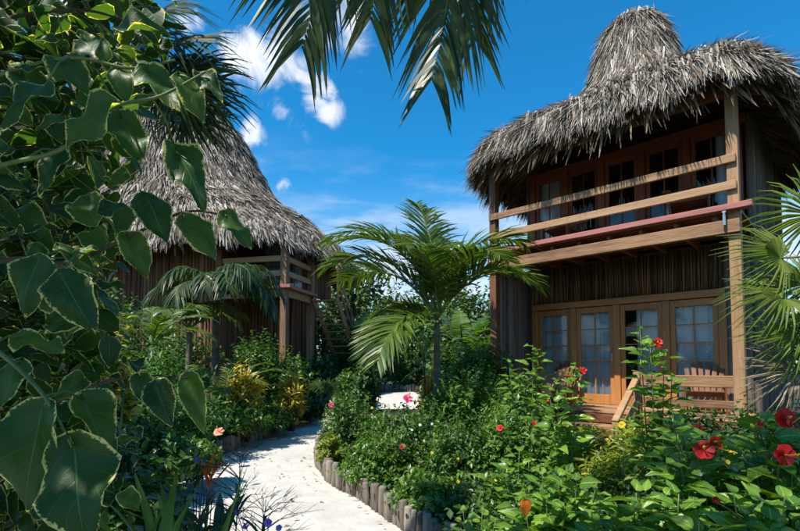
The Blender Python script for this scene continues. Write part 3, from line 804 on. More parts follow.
def curtain(x0, x1, y, z0, z1, label, M=RM, ang=RH_ANG, group=None, seed=0, amp=.025):
    rng = np.random.default_rng(seed); n = 40; u = np.linspace(0, 1, n); xx = (u - .5) * (x1 - x0)
    f = amp * np.sin(u * (x1 - x0) * 42 + rng.random() * 6) + amp * .5 * np.sin(u * (x1 - x0) * 71 + 2)
    rows = 3; V = []
    for r in range(rows):
        t = r / (rows - 1); V.append(np.stack([xx * (1 + .0 * t), f * (.6 + .5 * (1 - t)), np.full(n, (z1 - z0) * t)], -1))
    V = np.concatenate(V); Q = np.array([(r * n + j, r * n + j + 1, (r + 1) * n + j + 1, (r + 1) * n + j) for r in range(rows - 1) for j in range(n - 1)])
    p = M @ Vector(((x0 + x1) / 2, y, z0))
    return mobj('curtain', make_mesh('curtain', V, Q, None, True), 'curtain_cloth', None, p, (0, 0, ang), label=label, cat='curtain', group=group)


cl = ['pale blue curtain in the ground floor door leaf beside the corner log wall', 'pale blue curtain behind the closed door leaf with a handle',
      'half drawn pale blue curtain behind the door leaf leaving dark glass', 'pale blue curtain behind the panes above the slatted chair']
for i in range(4):
    a = DX0 + i * DW + .07; b = a + DW - .14
    if i == 2: a += .26
    curtain(a, b, PD + .09, FL + .03, FL + 1.98, cl[i], seed=i)
ul = ['grey curtain in the balcony door farthest from the corner post', 'narrow grey curtain in the balcony door closest to the log wall']
curtain(-WD + .15 + UW * .1 , -WD + .15 + UW * .9, PD + .13, UF + .02, UF + 1.78, ul[0], seed=11)
curtain(-.15 - UW * .45, -.15 - UW * .1, PD + .13, UF + .02, UF + 1.78, ul[1], seed=12)


# slatted garden chairs on the porch and balcony
def make_chair():
    r = empty('slatted_chair', (0, 0, 0), cat='chair')
    for i in range(6):
        x = (i - 2.5) * .085; h = .56 - .03 * abs(i - 2.5) ** 1.6
        o = bar(r, 'back_slat', (x * 1.12, .33 + .0, .32 + h / 2), (.075, .02, h), 'timber_brown_z', .006); o.rotation_euler = (R(-20), R(3.2) * (i - 2.5), 0); o.location.y = .30 + .12 * 1
    for i in range(5): o = bar(r, 'seat_slat', (0, -.22 + i * .105, .36 - .022 * i), (.54, .09, .02), 'timber_brown_x', .005); o.rotation_euler = (R(-12), 0, 0)
    for s in (-1, 1):
        bar(r, 'leg', (s * .29, -.25, .27), (.03, .10, .54), 'timber_brown_z'); o = bar(r, 'leg', (s * .26, .22, .18), (.03, .09, .44), 'timber_brown_z'); o.rotation_euler = (R(28), 0, 0)
        bar(r, 'arm', (s * .31, -.02, .555), (.12, .66, .024), 'timber_brown_y')
    bar(r, 'back_brace', (0, .40, .56), (.62, .03, .05), 'timber_brown_x')
    return r


ch0 = make_chair()
chairs = [(-.62, .80, FL + .01, R(12), 'brown slatted chair on the porch beside the lit corner post'), (-3.35, .80, FL + .01, R(-15), 'brown slatted chair in the porch corner by the log wall'),
          (-.75, .72, UF, R(10), 'brown slatted chair on the balcony beside the corner post'), (-3.0, .72, UF, R(-10), 'brown slatted chair on the balcony end above the coconut palm')]
for i, (x, y, z, rz, lab) in enumerate(chairs):
    c = ch0 if i == 0 else copy_tree(ch0)
    c.location = RM @ Vector((x, y, z)); c.rotation_euler = (0, 0, RH_ANG + rz); c['label'] = lab; c['group'] = 'slatted chairs of the cabana'

# left house ---------------------------------------------------------
LP = at(284, 340, 14.3); LH_ANG = R(-14); LW = 14.8; LPD = 1.85
LM = Matrix.Translation((LP.x, LP.y, 0)) @ Matrix.Rotation(LH_ANG, 4, 'Z')
lh = empty('thatched_house', (LP.x, LP.y, 0), LH_ANG, label='large dark log house with tall thatched roof, corner balcony and outside stair', cat='house')
BW = 2.2   # balcony width; further along the front is closed with logs
for (x, y, m) in ((0, 0, 'timber_z'), (0, LPD, 'timber_z'), (-BW, 0, 'timber_brown_z')):
    bar(lh, 'post', (x, y, 2.6 + .35 * (y > 0)), (.20, .20, 5.2 + .7 * (y > 0)), m)
bar(lh, 'deck_edge', (-BW / 2 + .05, -.16, UF - .05), (BW + .5, .16, .10), 'deck_red')
o = bar(lh, 'deck_edge', (.16, LPD / 2 - .05, UF - .052), (LPD + .2, .16, .10), 'deck_red'); o.rotation_euler = (0, 0, R(90))
bar(lh, 'deck', (-BW / 2, LPD / 2 - .02, UF - .04), (BW, LPD + .1, .06), 'timber_brown_x')
bar(lh, 'beam', (-BW / 2, -.02, UF - .24), (BW + .1, .12, .22), 'timber_x'); bar(lh, 'beam', (.02, LPD / 2, UF - .22), (.12, LPD - .2, .22), 'timber_y')
for z in (4.75, 4.30):
    bar(lh, 'rail', (-BW / 2, -.03, z), (BW - .2, .06, .17), 'timber_x'); bar(lh, 'rail', (.03, LPD / 2, z), (.06, LPD - .2, .17), 'timber_y')
log_row(lh, (-LW, .05), (-BW - .1, .05), 0, 5.6, 'log_brown', .12); log_row(lh, (-BW, .1), (-BW, LPD), 0, 5.8, 'log_brown', .12)
log_row(lh, (-BW, LPD), (-.75, LPD), 0, 3.8, 'log_brown', .12); log_row(lh, (-.75, LPD + .1), (-.75, 4.0), 0, 5.8, 'log_brown', .12)
for x in (-2.4, -8.0, -14.0): bar(lh, 'post', (x, 6.7, 2.95), (.20, .20, 5.9), 'timber_brown_z')
log_row(lh, (-LW, .1), (-LW, 4.0), 0, 5.8, 'log_brown', .16)
log_row(lh, (-.18, LPD), (.0, LPD), 3.9, 5.9, 'log_brown', .12); log_row(lh, (-.18, LPD + .1), (-.18, 4.0), 3.9, 5.9, 'log_brown', .12)
bar(lh, 'back_wall', (-LW / 2 - .38, 4.0, 2.9), (LW - .75, .08, 5.8), 'timber_brown_z')
bar(lh, 'room_floor', (-LW / 2 - .4, 2.95, UF - .06), (LW - 1.0, 1.9, .06), 'timber_brown_x')
bar(lh, 'door_header', (-1.05, LPD, 5.88), (1.8, .14, .12), 'timber_red_x')
for i in range(3): bar(lh, 'door_jamb', (-1.91 + i * .86, LPD + .001, UF + .94), (.10, .12, 1.9), 'timber_red_z')
for i in range(2):
    door_unit(lh, -1.48 + i * .86, LPD + .005, UF + .01, .755, 1.87, mat='timber_red', rows=4, handle=False, st=.075)
    curtain(-1.84 + i * .86, -1.12 + i * .86, LPD + .12, UF + .03, UF + 1.85, ('bright blue white curtain in the log house balcony, farther from its corner post', 'bright blue white curtain in the log house balcony, beside its corner post')[i], LM, LH_ANG, 'curtains of the log house', 30 + i)
# outside stair, going down and back along the right side
SX0, SX1 = .16, .98; SY = LPD - .15; NST = 15; RUN = .25; RISE = UF / (NST + 1)
for x in (SX0, SX1):
    sloped(lh, 'stringer', (x, SY, UF - .14), (x, SY + RUN * (NST + 1), -.10), .05, .24, 'timber_y')
for i in range(NST): bar(lh, 'step', ((SX0 + SX1) / 2, SY + RUN * (i + .5), UF - RISE * (i + 1)), (SX1 - SX0 - .06, .25, .045), 'timber_x')
sloped(lh, 'stair_rail', (SX1, SY, UF + .85), (SX1, SY + RUN * (NST + 1), .85), .05, .12, 'timber_y')
sloped(lh, 'stair_rail', (SX1, SY, UF + .42), (SX1, SY + RUN * (NST + 1), .42), .05, .10, 'timber_y')
for t in (0, .33, .66, 1.0): bar(lh, 'baluster', (SX1 + .055, SY + RUN * (NST + 1) * t, UF * (1 - t) + .38), (.055, .07, 1.10), 'timber_brown_z')
PROF_L = [(1, 5.28), (.97, 5.65), (.90, 6.2), (.80, 6.90), (.69, 7.45), (.605, 8.1), (.535, 9.1), (.46, 10.3), (.33, 11.7), (.18, 13.0), (.08, 13.5), (.02, 13.6)]
thatch_roof(lh, -7.4, 3.2, 7.9, 4.25, PROF_L, 22, 44000, 7000, 1.15, .75)

# ---------------------------------------------------------------- plants
def shrub(name, x, top, Z, wpx, mat, leaf, label, cat='shrub', group=None, LT=LT_OVAL, seed=None, base=BEDZ, flowers=(), dens=1.0, upb=.5, spread=.9, stem='brown_stem', aspect=1.0, per=9, lump=.24):
    seed = seed if seed is not None else int(x * 7 + top * 13 + Z * 100); rng = np.random.default_rng(seed)
    p = at(x, top, Z); Rr = wpx / 2 * Z / FPX; H = max(.25, p.z - base)
    rad = np.array((Rr, Rr * aspect, H * .56)); c = np.array((0, 0, H * .50))
    area = 4 * math.pi * ((Rr * Rr + 2 * Rr * H * .5) / 3)
    n = int(np.clip(2.6 * dens * area / (.26 * leaf * leaf), 250, 3200)); ntw = max(30, n // per)
    root = empty(name, (p.x, Z, base), label=label, cat=cat, group=group)
    V, F, st, tip = foliage(rng, c, rad, ntw, per, leaf, LT, spread, upb, lump, zmin=-.75)
    V[:, 2] = np.maximum(V[:, 2], .01)
    mb = MB(); mb.add(V, F); mb.build('foliage', mat, root, kind='stuff')
    sb = MB(); k = rng.choice(ntw, min(ntw, 26), replace=False)
    for i in k:
        b = np.array((rng.normal() * .05, rng.normal() * .05, -.05)); m = (b + st[i]) / 2 + rng.normal(size=3) * .03; m[2] = max(m[2], .02)
        s2 = np.maximum(st[i], (-9, -9, .03)); sb.tube([b, m, s2, tip[i]], [.016, .012, .008, .003], 4)
    sb.build('stem', stem, root)
    for (fx, fy, col, sz) in flowers:
        q = at(fx, fy, Z - Rr * .85) - Vector((p.x, Z, base))
        q.y = max(q.y, -Rr * 1.05)
        add_flower(root, q, col, sz, (rng.normal() * .25, -1, .35 + rng.normal() * .2))
        sb2 = MB(); sb2.tube([(q.x * .5, q.y * .4, q.z * .6), (q.x * .9, q.y * .8, q.z * .92), tuple(q)], [.005, .004, .003], 4); sb2.build('flower_stalk', 'green_stem', root)
    return root


def frond_mesh(rng, L, elev, droop, nl=46, ll=.55, lw=.03, vee=.5, hang=.5, start=.16, rr=.016):
    """arching feather palm leaf in the YZ plane starting at the origin, going +Y"""
    n = 22; t = np.linspace(0, 1, n); ang = elev - droop * t ** 1.4
    dy = np.cos(ang) * L / (n - 1); dz = np.sin(ang) * L / (n - 1)
    P = np.zeros((n, 3)); P[1:, 1] = np.cumsum(dy[:-1]); P[1:, 2] = np.cumsum(dz[:-1]); P[:, 0] = np.cumsum(rng.normal(size=n) * .004 * L)
    rac = MB(); rac.tube(P, rr * (1.25 - 1.1 * t), 5)
    tt = start + (1 - start) * (np.arange(nl) + .5) / nl
    B = np.stack([np.interp(tt, t, P[:, i]) for i in range(3)], -1); a = np.interp(tt, t, ang)
    T = np.stack([0 * a, np.cos(a), np.sin(a)], -1); Nn = np.stack([0 * a, -np.sin(a), np.cos(a)], -1)
    lf = MB()
    prof = np.clip(np.sin(math.pi * np.clip((tt - start) / (1 - start) * .82 + .16, 0, 1)), .25, 1) ** .7
    for s in (-1, 1):
        S = np.array((s, 0, 0.))
        f = .55 + .55 * tt
        d = norm(S[None] * 1.0 + T * f[:, None] + Nn * (vee * (1 - .4 * tt))[:, None] + rng.normal(size=(nl, 3)) * .09)
        l = ll * prof * (.88 + .24 * rng.random(nl)); w = lw * (.8 + .4 * rng.random(nl))
        seg = np.array((0, .3, .65, 1.0)); g = hang * (.7 + .6 * rng.random(nl))
        C = B[:, None] + d[:, None] * (l[:, None] * seg[None])[..., None]
        C[..., 2] -= (g * l)[:, None] * (seg ** 2)[None]
        wd = norm(np.cross(d, Nn + .35 * rng.normal(size=(nl, 3)))); ww = np.array((.55, 1.0, .8, .06))
        A1 = C - wd[:, None] * (w[:, None] * ww[None])[..., None] / 2; A2 = C + wd[:, None] * (w[:, None] * ww[None])[..., None] / 2
        V = np.stack([A1, A2], 2).reshape(-1, 3); o = (np.arange(nl) * 8)[:, None]
        Q = np.concatenate([np.concatenate([o + 2 * k, o + 2 * k + 1, o + 2 * k + 3, o + 2 * k + 2], 1) for k in range(3)])
        lf.add(V, Q)
    return rac.mesh('rachis'), lf.mesh('frond')


def feather_palm(name, base, crown_z, fronds, label, mat='palm_green', lean=(0, 0), tr=.08, group=None, seed=1, ll=.55, lw=.03, nl=46, hang=.5, trunk_mat='palm_trunk', cat='palm tree', curve=None):
    rng = np.random.default_rng(seed); root = empty(name, base, label=label, cat=cat, group=group)
    top = Vector((lean[0], lean[1], crown_z - base[2])); n = 14
    P = [(top.x * (i / n) ** 1.3, top.y * (i / n) ** 1.3, top.z * i / n - .05) for i in range(n + 1)]
    rad = [tr * (1.35 - .5 * i / n) * (1 + (.07 if i % 2 else -.03)) for i in range(n + 1)]
    MB().tube(P, rad, 10).build('trunk', trunk_mat, root, True)
    for (az, el, L, dr) in fronds:
        rm, fm = frond_mesh(rng, L, R(el), R(dr), nl=nl, ll=ll * (L / 2.4) ** .6, lw=lw, hang=hang)
        f = mobj('frond', fm, mat, root, top, (rng.normal() * .05, rng.normal() * .12, R(az - 90)))
        mobj('rachis', rm, 'green_stem', f)
    return root


def fan_leaf_mesh(rng, rad=.5, nseg=44, spread=290, split=.42, cup=.25, droop=.35, lw=1.0):
    """round fan palm leaf, petiole end at origin, leaf centre direction +Y"""
    mb = MB()
    for i in range(nseg):
        a = R(90 - spread / 2 + spread * (i + .5) / nseg); l = rad * (.72 + .28 * math.cos((i + .5) / nseg * math.pi - math.pi / 2)) * (.93 + .14 * rng.random())
        da = R(spread / nseg) * .5; dj = .4 + 2.6 * rng.random(); a += .035 * rng.normal()
        V = []
        rs_ = (.03, .25, split, .78, 1.0); ws = (1, 1, 1.0, .55, .05)
        for r, w in zip(rs_, ws):
            rr = r * l; hw = (min(r, split) * l * math.tan(da) * 1.04) * w * lw + .001
            z = cup * rr * (1 - .6 * r) - droop * l * max(0, r - split * .8) ** 2 * dj
            for u, dz in ((-1, -.4), (0, .5), (1, -.4)):
                x0 = rr; y0 = u * hw
                V.append((x0 * math.cos(a) - y0 * math.sin(a), x0 * math.sin(a) + y0 * math.cos(a), z + dz * hw))
        Q = [(k * 3 + j, k * 3 + j + 1, k * 3 + j + 4, k * 3 + j + 3) for k in range(4) for j in range(2)]
        mb.add(V, np.array(Q))
    return mb.mesh('fan_leaf', False)


def fan_palm(name, base, crown, leaves, label, mat='fan_green', seed=3, rad=.5, tr=.09, group=None, nseg=44):
    """leaves: (target point, facing vector, radius) in world; petioles run from the crown to the leaf hub"""
    rng = np.random.default_rng(seed); b = Vector(base); root = empty(name, b, label=label, cat='palm tree', group=group)
    c = Vector(crown) - b
    n = 10; P = [tuple(c * (i / n) - Vector((0, 0, .05 if i == 0 else 0))) for i in range(n + 1)]
    MB().tube(P, [tr * (1.2 - .3 * i / n) * (1.06 if i % 2 else .96) for i in range(n + 1)], 10).build('trunk', 'palm_trunk', root, True)
    for L in leaves:
        (hub, face, rd) = L[:3]; m = L[3] if len(L) > 3 else mat
        h = Vector(hub) - b; out = (h - c); mid = c + out * .5 + Vector((0, 0, .12 * out.length))
        lf = mobj('fan_leaf', fan_leaf_mesh(rng, rd, nseg, droop=.35 + .25 * rng.random()), m, root, h)
        y = out.normalized(); z = Vector(face); z = (z - y * z.dot(y)).normalized(); x = y.cross(z)
        lf.rotation_euler = Matrix((x, y, z)).transposed().to_euler()
        pm = MB().tube([tuple(c), tuple(mid), tuple(h)], [.016, .012, .009], 5).build('petiole', 'green_stem', root)
    return root


# coconut palm in the middle
cp = at(437, 370, 7.7)
feather_palm('coconut_palm', (cp.x, 7.7, BEDZ), 2.30,
             [(165, 82, 2.7, 118), (176, 66, 2.35, 105), (196, 30, 1.25, 85), (226, 5, 1.6, 90), (150, 55, 2.5, 85), (98, 78, 2.5, 70), (70, 74, 2.6, 90), (40, 70, 2.5, 100), (5, 58, 2.1, 105),
              (-38, 60, 1.9, 110), (245, 66, 2.0, 95), (118, 86, 2.4, 45), (236, 5, 1.8, 80), (15, 80, 2.5, 110), (200, 76, 2.3, 105), (300, 72, 1.9, 105)],
             'young coconut palm with arching green fronds in front of the house corner', seed=5, ll=.78, lw=.036, nl=66, hang=.30, tr=.055)
# small arching palms in front of the left house
p = at(215, 400, 10.6)
feather_palm('feather_palm', (p.x, 10.6, BEDZ), at(216, 298, 10.6).z, [(20, 55, 1.9, 140), (-20, 45, 1.8, 135), (60, 60, 1.8, 120), (160, 50, 1.7, 130), (200, 35, 1.7, 120), (-60, 50, 1.6, 140), (110, 65, 1.6, 110), (250, 40, 1.6, 130), (0, 70, 1.9, 150), (-10, 25, 1.6, 100), (40, 40, 1.7, 130),
             (180, 70, 1.7, 150), (225, 65, 1.6, 150), (280, 60, 1.5, 150), (320, 65, 1.7, 150), (-35, 70, 1.8, 150)],
             'shaggy palm with drooping fronds hanging before the dark log wall', mat='palm_dark', seed=7, ll=.62, lw=.036, nl=54, hang=.95, tr=.08)
p = at(225, 410, 9.4)
feather_palm('feather_palm', (p.x, 9.4, BEDZ), .75, [(10, 62, 1.5, 80), (170, 62, 1.4, 85), (35, 70, 1.3, 70), (140, 68, 1.3, 70), (-30, 55, 1.3, 90), (210, 55, 1.3, 90), (90, 75, 1.2, 60), (-70, 50, 1.1, 90)],
             'low palm with thin arching fronds rising from the bed beside yellow crotons', mat='palm_green', seed=8, ll=.42, lw=.022, nl=44, hang=.35, tr=.05)
p = at(150, 400, 8.2)
feather_palm('feather_palm', (p.x, 8.2, BEDZ), at(150, 345, 8.2).z, [(30, 60, 1.25, 90), (70, 65, 1.2, 80), (5, 45, 1.2, 90), (150, 60, 1.2, 90), (200, 50, 1.2, 90), (-40, 55, 1.0, 80), (110, 70, 1.1, 70)],
             'bright green palm fronds rising above the feathery fern like shrub', mat='palm_green', seed=9, ll=.40, lw=.035, nl=34, hang=.3, tr=.06)
p = at(188, 400, 9.8)
feather_palm('feather_palm', (p.x, 9.8, BEDZ), at(188, 330, 9.8).z, [(25, 60, 1.4, 110), (70, 66, 1.4, 100), (-10, 48, 1.3, 110), (150, 60, 1.4, 110), (200, 50, 1.3, 110), (-50, 55, 1.2, 120), (110, 72, 1.3, 90), (250, 55, 1.2, 120), (300, 60, 1.2, 120)],
             'mid green palm between the feathery shrub and the shaggy drooping palm', mat='palm_green', seed=19, ll=.48, lw=.032, nl=44, hang=.5, tr=.06)
# palm leaning over the camera, its frond tips hang into the top of the view
feather_palm('leaning_palm', (1.6, -2.4, 0), 4.86, [(92, 26, 4.45, 124), (88.5, 24, 4.45, 128), (98, 25, 4.15, 120), (104.5, 23, 4.15, 120), (60, 25, 2.6, 80), (140, 20, 2.6, 80), (180, 25, 2.5, 85), (225, 25, 2.5, 85), (270, 30, 2.4, 85), (315, 25, 2.4, 85), (20, 25, 2.5, 85)],
             'palm leaning overhead whose dark frond tips hang against the blue sky', mat='palm_dark', lean=(-1.25, 2.0), seed=12, ll=.44, lw=.030, nl=100, hang=.8, tr=.13)


# fan palms
def fan_at(x, y, Z): return tuple(at(x, y, Z))


fan_palm('fan_palm', (4.95, 4.55, BEDZ), (4.55, 4.5, 2.35),
         [(fan_at(780, 258, 4.2), (-.25, -.9, .35), .46), (fan_at(782, 298, 4.1), (-.1, -.75, .65), .47), (fan_at(806, 285, 4.4), (-.2, -.9, .4), .5),
          (fan_at(796, 338, 4.1), (-.2, -.9, .35), .42), (fan_at(792, 372, 4.2), (-.3, -.9, .1), .42, 'dry_leaf'), (fan_at(815, 215, 4.8), (-.4, -.8, .3), .6), ((5.3, 4.6, 3.0), (.2, -.2, .9), .6),
          ((4.9, 5.3, 2.7), (.1, .5, .8), .6), ((5.5, 4.0, 2.5), (.4, -.5, .7), .6)],
         'bright yellow green fan palm reaching in front of the corner post', seed=31)
fan_palm('fan_palm', (-3.05, 2.55, BEDZ), (-1.95, 3.0, 3.55),
         [(fan_at(172, 48, 2.93), (.05, -.7, .7), 0.42), (fan_at(186, 72, 2.96), (.1, -.8, 0.40), 0.42), (fan_at(198, 92, 3.00), (.35, -.9, .1), 0.35), (fan_at(150, 25, 3.00), (0, -.6, .8), 0.42),
          (fan_at(164, 80, 2.93), (.1, -.9, 0.32), 0.40), (fan_at(178, 92, 2.86), (.2, -.9, .3), 0.38), (fan_at(186, 112, 3.07), (.5, -.8, -.2), 0.34), (fan_at(135, 50, 2.86), (.1, -.8, 0.40), 0.40)],
         'dark fan palm with drooping spiky leaves against the thatched slope', mat='palm_dark', seed=32, tr=.07)
p = at(310, 392, 12.6)
fan_palm('fan_palm', (p.x, 12.6, BEDZ), (p.x, 12.6, .55), [((p.x + .5 * math.cos(a), 12.6 + .4 * math.sin(a), .8 + .2 * math.sin(a * 2)), (.3 * math.cos(a), -.6, .7), .42, 'palm_dark') for a in (0.3, 1.2, 2.2, 3.1, 3.9, 4.8, 5.6)],
         'small dark fan palm between the edging and the foot of the stair', mat='palm_dark', seed=33, tr=.06, nseg=24)


# ---------------- small-leaved and medium shrubs
SH = [
    # bed between path and right house
    ('flowering_shrub', 348, 398, 7.3, 62, 'leaf_mid', .055, 'small leaved bush with pink blooms at the tip of the staked bed', dict(flowers=[(331, 405, 'pink', .9), (331, 446, 'pink', 1.0)])),
    ('creeping_plant', 330, 446, 6.9, 26, 'leaf_lime', .045, 'lime green creeper spilling over the end of the stake edging', {}),
    ('flowering_shrub', 396, 416, 6.7, 74, 'leaf_mid', .06, 'green bush carrying one large pink star flower below the palm trunk', dict(flowers=[(408, 399, 'pink', 1.6), (372, 408, 'yellow', .4)])),
    ('leafy_shrub', 372, 448, 5.8, 66, 'leaf_bright', .05, 'low leafy bush right behind the curved grey stakes', {}),
    ('white_flowered_shrub', 422, 418, 5.9, 74, 'leaf_mid', .05, 'bush sprinkled with tiny white blossoms below the coconut palm', dict(flowers=[(412, 430, 'white', .35), (420, 425, 'white', .35), (428, 433, 'white', .4), (416, 440, 'white', .35), (432, 424, 'white', .3), (424, 441, 'white', .35), (402, 447, 'red', .6)])),
    ('leafy_shrub', 458, 424, 5.2, 84, 'leaf_mid', .05, 'bush dotted with small yellow flowers facing the stake edging', dict(flowers=[(432, 453, 'yellow', .32), (458, 459, 'yellow', .32), (475, 470, 'yellow', .32)])),
    ('leafy_shrub', 430, 486, 4.7, 74, 'leaf_bright', .055, 'bright low bush hanging over the nearest stakes', dict(flowers=[(434, 524, 'orange', .6), (478, 522, 'yellow', .32)])),
    ('leafy_shrub', 474, 380, 7.4, 76, 'leaf_bright', .065, 'bright bush between the palm trunk and the porch post', {}),
    ('croton', 487, 352, 9.0, 56, 'leaf_mid', .13, 'tall narrow leaved croton pressed against the far porch post', dict(LT=LT_LONG)),
    ('croton', 464, 352, 8.8, 52, 'leaf_mid', .12, 'narrow leaved croton just behind the palm trunk', dict(LT=LT_LONG)),
    ('croton', 446, 386, 7.0, 50, 'leaf_bright', .11, 'bright strap leaved clump in front of the palm', dict(LT=LT_LONG)),
    ('croton', 430, 381, 8.6, 22, 'leaf_yellow', .08, 'little orange yellow croton beside the distant sand', {}),
    ('leafy_shrub', 515, 388, 6.7, 60, 'leaf_mid', .07, 'green bush under the left porch railing', dict(flowers=[(503, 429, 'red', .7)])),
    ('leafy_shrub', 514, 416, 5.2, 80, 'leaf_bright', .06, 'rounded green bush with a red bloom near the porch steps', dict(flowers=[(535, 424, 'red', .7), (500, 428, 'red', .8)])),
    ('leafy_shrub', 490, 480, 4.3, 92, 'leaf_mid', .05, 'fine leaved bush filling the bed before the steps', dict(flowers=[(458, 482, 'yellow', .32), (496, 480, 'yellow', .32)])),
    ('croton', 590, 424, 4.9, 78, 'leaf_lime', .085, 'yellow green croton directly below the porch steps', dict(LT=LT_LONG, flowers=[(608, 441, 'yellow', .6)])),
    ('croton', 632, 420, 5.0, 70, 'leaf_lime', .085, 'yellow tipped croton under the right stair rail', dict(LT=LT_LONG, flowers=[(622, 425, 'yellow', .8)])),
    ('croton', 612, 455, 4.2, 82, 'leaf_lime', .08, 'lime croton lower than the two beside the steps', dict(LT=LT_LONG)),
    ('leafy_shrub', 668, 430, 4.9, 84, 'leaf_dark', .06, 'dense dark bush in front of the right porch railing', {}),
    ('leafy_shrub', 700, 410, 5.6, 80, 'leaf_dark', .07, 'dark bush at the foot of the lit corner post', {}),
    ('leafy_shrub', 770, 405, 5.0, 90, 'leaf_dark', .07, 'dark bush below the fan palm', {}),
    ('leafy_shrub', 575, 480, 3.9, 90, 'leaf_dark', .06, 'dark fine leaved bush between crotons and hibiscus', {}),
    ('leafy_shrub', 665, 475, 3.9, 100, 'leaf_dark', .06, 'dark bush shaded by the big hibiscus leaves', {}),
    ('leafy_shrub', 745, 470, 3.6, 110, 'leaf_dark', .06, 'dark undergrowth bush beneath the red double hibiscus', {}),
    ('leafy_shrub', 540, 490, 3.7, 110, 'leaf_mid', .055, 'leafy bush below the lone orange leaf', {}),
    # bed along the left house
    ('leafy_shrub', 236, 398, 9.0, 70, 'leaf_bright', .07, 'low green bush above the left stakes beside the arching palm', dict(flowers=[(208, 395, 'red', .8), (214, 402, 'red', .7)])),
    ('leafy_shrub', 270, 398, 10.4, 58, 'leaf_mid', .075, 'low green bush behind the left stakes under the yellow croton', {}),
    ('leafy_shrub', 302, 396, 12.2, 50, 'leaf_dark', .08, 'low bush where the left stakes bend out of sight', {}),
    ('yellow_croton', 247, 364, 9.2, 36, 'leaf_yellow', .16, 'golden yellow croton beside the low arching palm', dict(LT=LT_LONG, upb=1.4, dens=.6)),
    ('yellow_croton', 291, 366, 10.6, 30, 'leaf_yellow', .17, 'golden yellow croton beneath the balcony corner post', dict(LT=LT_LONG, upb=1.4, dens=.6)),
    ('yellow_croton', 112, 316, 5.2, 52, 'leaf_croton', .13, 'yellow and green croton glimpsed through the variegated leaves', dict(dens=.35)),
    ('fern_shrub', 158, 340, 8.0, 84, 'leaf_fern', .14, 'bright feathery green shrub below the dark log wall', dict(LT=LT_NARROW, spread=1.2)),
    ('fern_shrub', 192, 388, 7.6, 62, 'leaf_fern', .13, 'feathery shrub over the peach hibiscus', dict(LT=LT_NARROW, spread=1.2, flowers=[(219, 432, 'peach', 1.7)])),
    ('fern_shrub', 128, 375, 6.6, 80, 'leaf_fern', .13, 'feathery shrub behind the variegated leaves', dict(LT=LT_NARROW, spread=1.2)),
    ('leafy_shrub', 150, 420, 5.6, 90, 'leaf_mid', .09, 'green bush by the near end of the left stakes', {}),
    ('leafy_shrub', 195, 440, 6.2, 50, 'leaf_bright', .07, 'bush over the near end of the left stakes', {}),
    ('leafy_shrub', 285, 356, 14.0, 60, 'leaf_mid', .13, 'green bush in front of the balcony posts', {}),
    ('leafy_shrub', 322, 358, 16.2, 46, 'leaf_dark', .14, 'dark bush at the foot of the outside stair', {}),
    ('leafy_shrub', 252, 336, 13.2, 56, 'leaf_mid', .12, 'green bush against the log wall', {}),
    ('leafy_shrub', 178, 318, 12.0, 84, 'leaf_mid', .12, 'tall green bush against the log house behind the small palms', {}),
    ('leafy_shrub', 112, 295, 11.0, 96, 'leaf_mid', .12, 'tall green bush by the hidden end of the log house', {}),
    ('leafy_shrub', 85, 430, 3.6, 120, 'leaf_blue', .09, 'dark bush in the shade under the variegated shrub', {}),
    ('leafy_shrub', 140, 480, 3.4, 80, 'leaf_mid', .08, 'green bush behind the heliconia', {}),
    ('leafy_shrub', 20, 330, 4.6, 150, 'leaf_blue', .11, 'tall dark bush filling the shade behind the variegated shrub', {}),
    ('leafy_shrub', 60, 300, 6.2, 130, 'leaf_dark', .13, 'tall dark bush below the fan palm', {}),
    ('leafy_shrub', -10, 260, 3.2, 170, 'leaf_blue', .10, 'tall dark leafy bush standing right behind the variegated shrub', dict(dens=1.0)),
]
for (nm, x, top, Z, w, mat, leaf, lab, kw) in SH: shrub(nm, x, top - (10 if x > 325 and x < 560 else 0), Z, w * 1.06, mat, leaf, lab, **kw)

# background shrubs and trees between the houses -----------------------------------
def tree(x, top, Z, wpx, mat, leaf, label, frac=.45, group=None, n=3200, seed=None, X=None, name='broadleaf_tree'):
    seed = seed if seed is not None else int(x * 3 + top * 5 + Z * 7); rng = np.random.default_rng(seed)
    p = at(x, top, Z); Rr = wpx / 2 * Z / FPX; H = p.z
    root = empty(name, (p.x, Z, 0), label=label, cat='tree', group=group)
    cz = H * (1 - frac / 2); cr = H * frac / 2 * 1.05; mb = MB(); sb = MB()
    k = 7; per = 10
    for i in range(k):
        a = i * 2.4 + rng.random(); rr = (.0 if i == 0 else .55) * Rr
        c = (rr * math.cos(a), rr * math.sin(a), cz + cr * (.35 * rng.normal() if i else .35)); c = (c[0], c[1], min(c[2], H - cr * .5))
        V, F, st, tip = foliage(rng, c, (Rr * .58, Rr * .58, cr * .62), n // k // per, per, leaf, LT_OVAL, zmin=-.7, lump=.3); mb.add(V, F)
        b = np.array((0, 0, H * .25)); sb.tube([b, (b + c) / 2 + rng.normal(size=3) * .05 * Rr, np.array(c)], [.05 * H / 5, .035 * H / 5, .015], 5)
        for j in range(0, len(st), max(1, len(st) // 6)): sb.tube([np.array(c), st[j], tip[j]], [.015, .01, .004], 3)
    mb.build('crown', mat, root, kind='stuff')
    tr = sb; tr.tube([(0, 0, -.1), (.03, 0, H * .15), (0, .02, H * .32)], [.09 * H / 5, .07 * H / 5, .055 * H / 5], 8); tr.build('trunk', 'brown_stem', root)
    return root


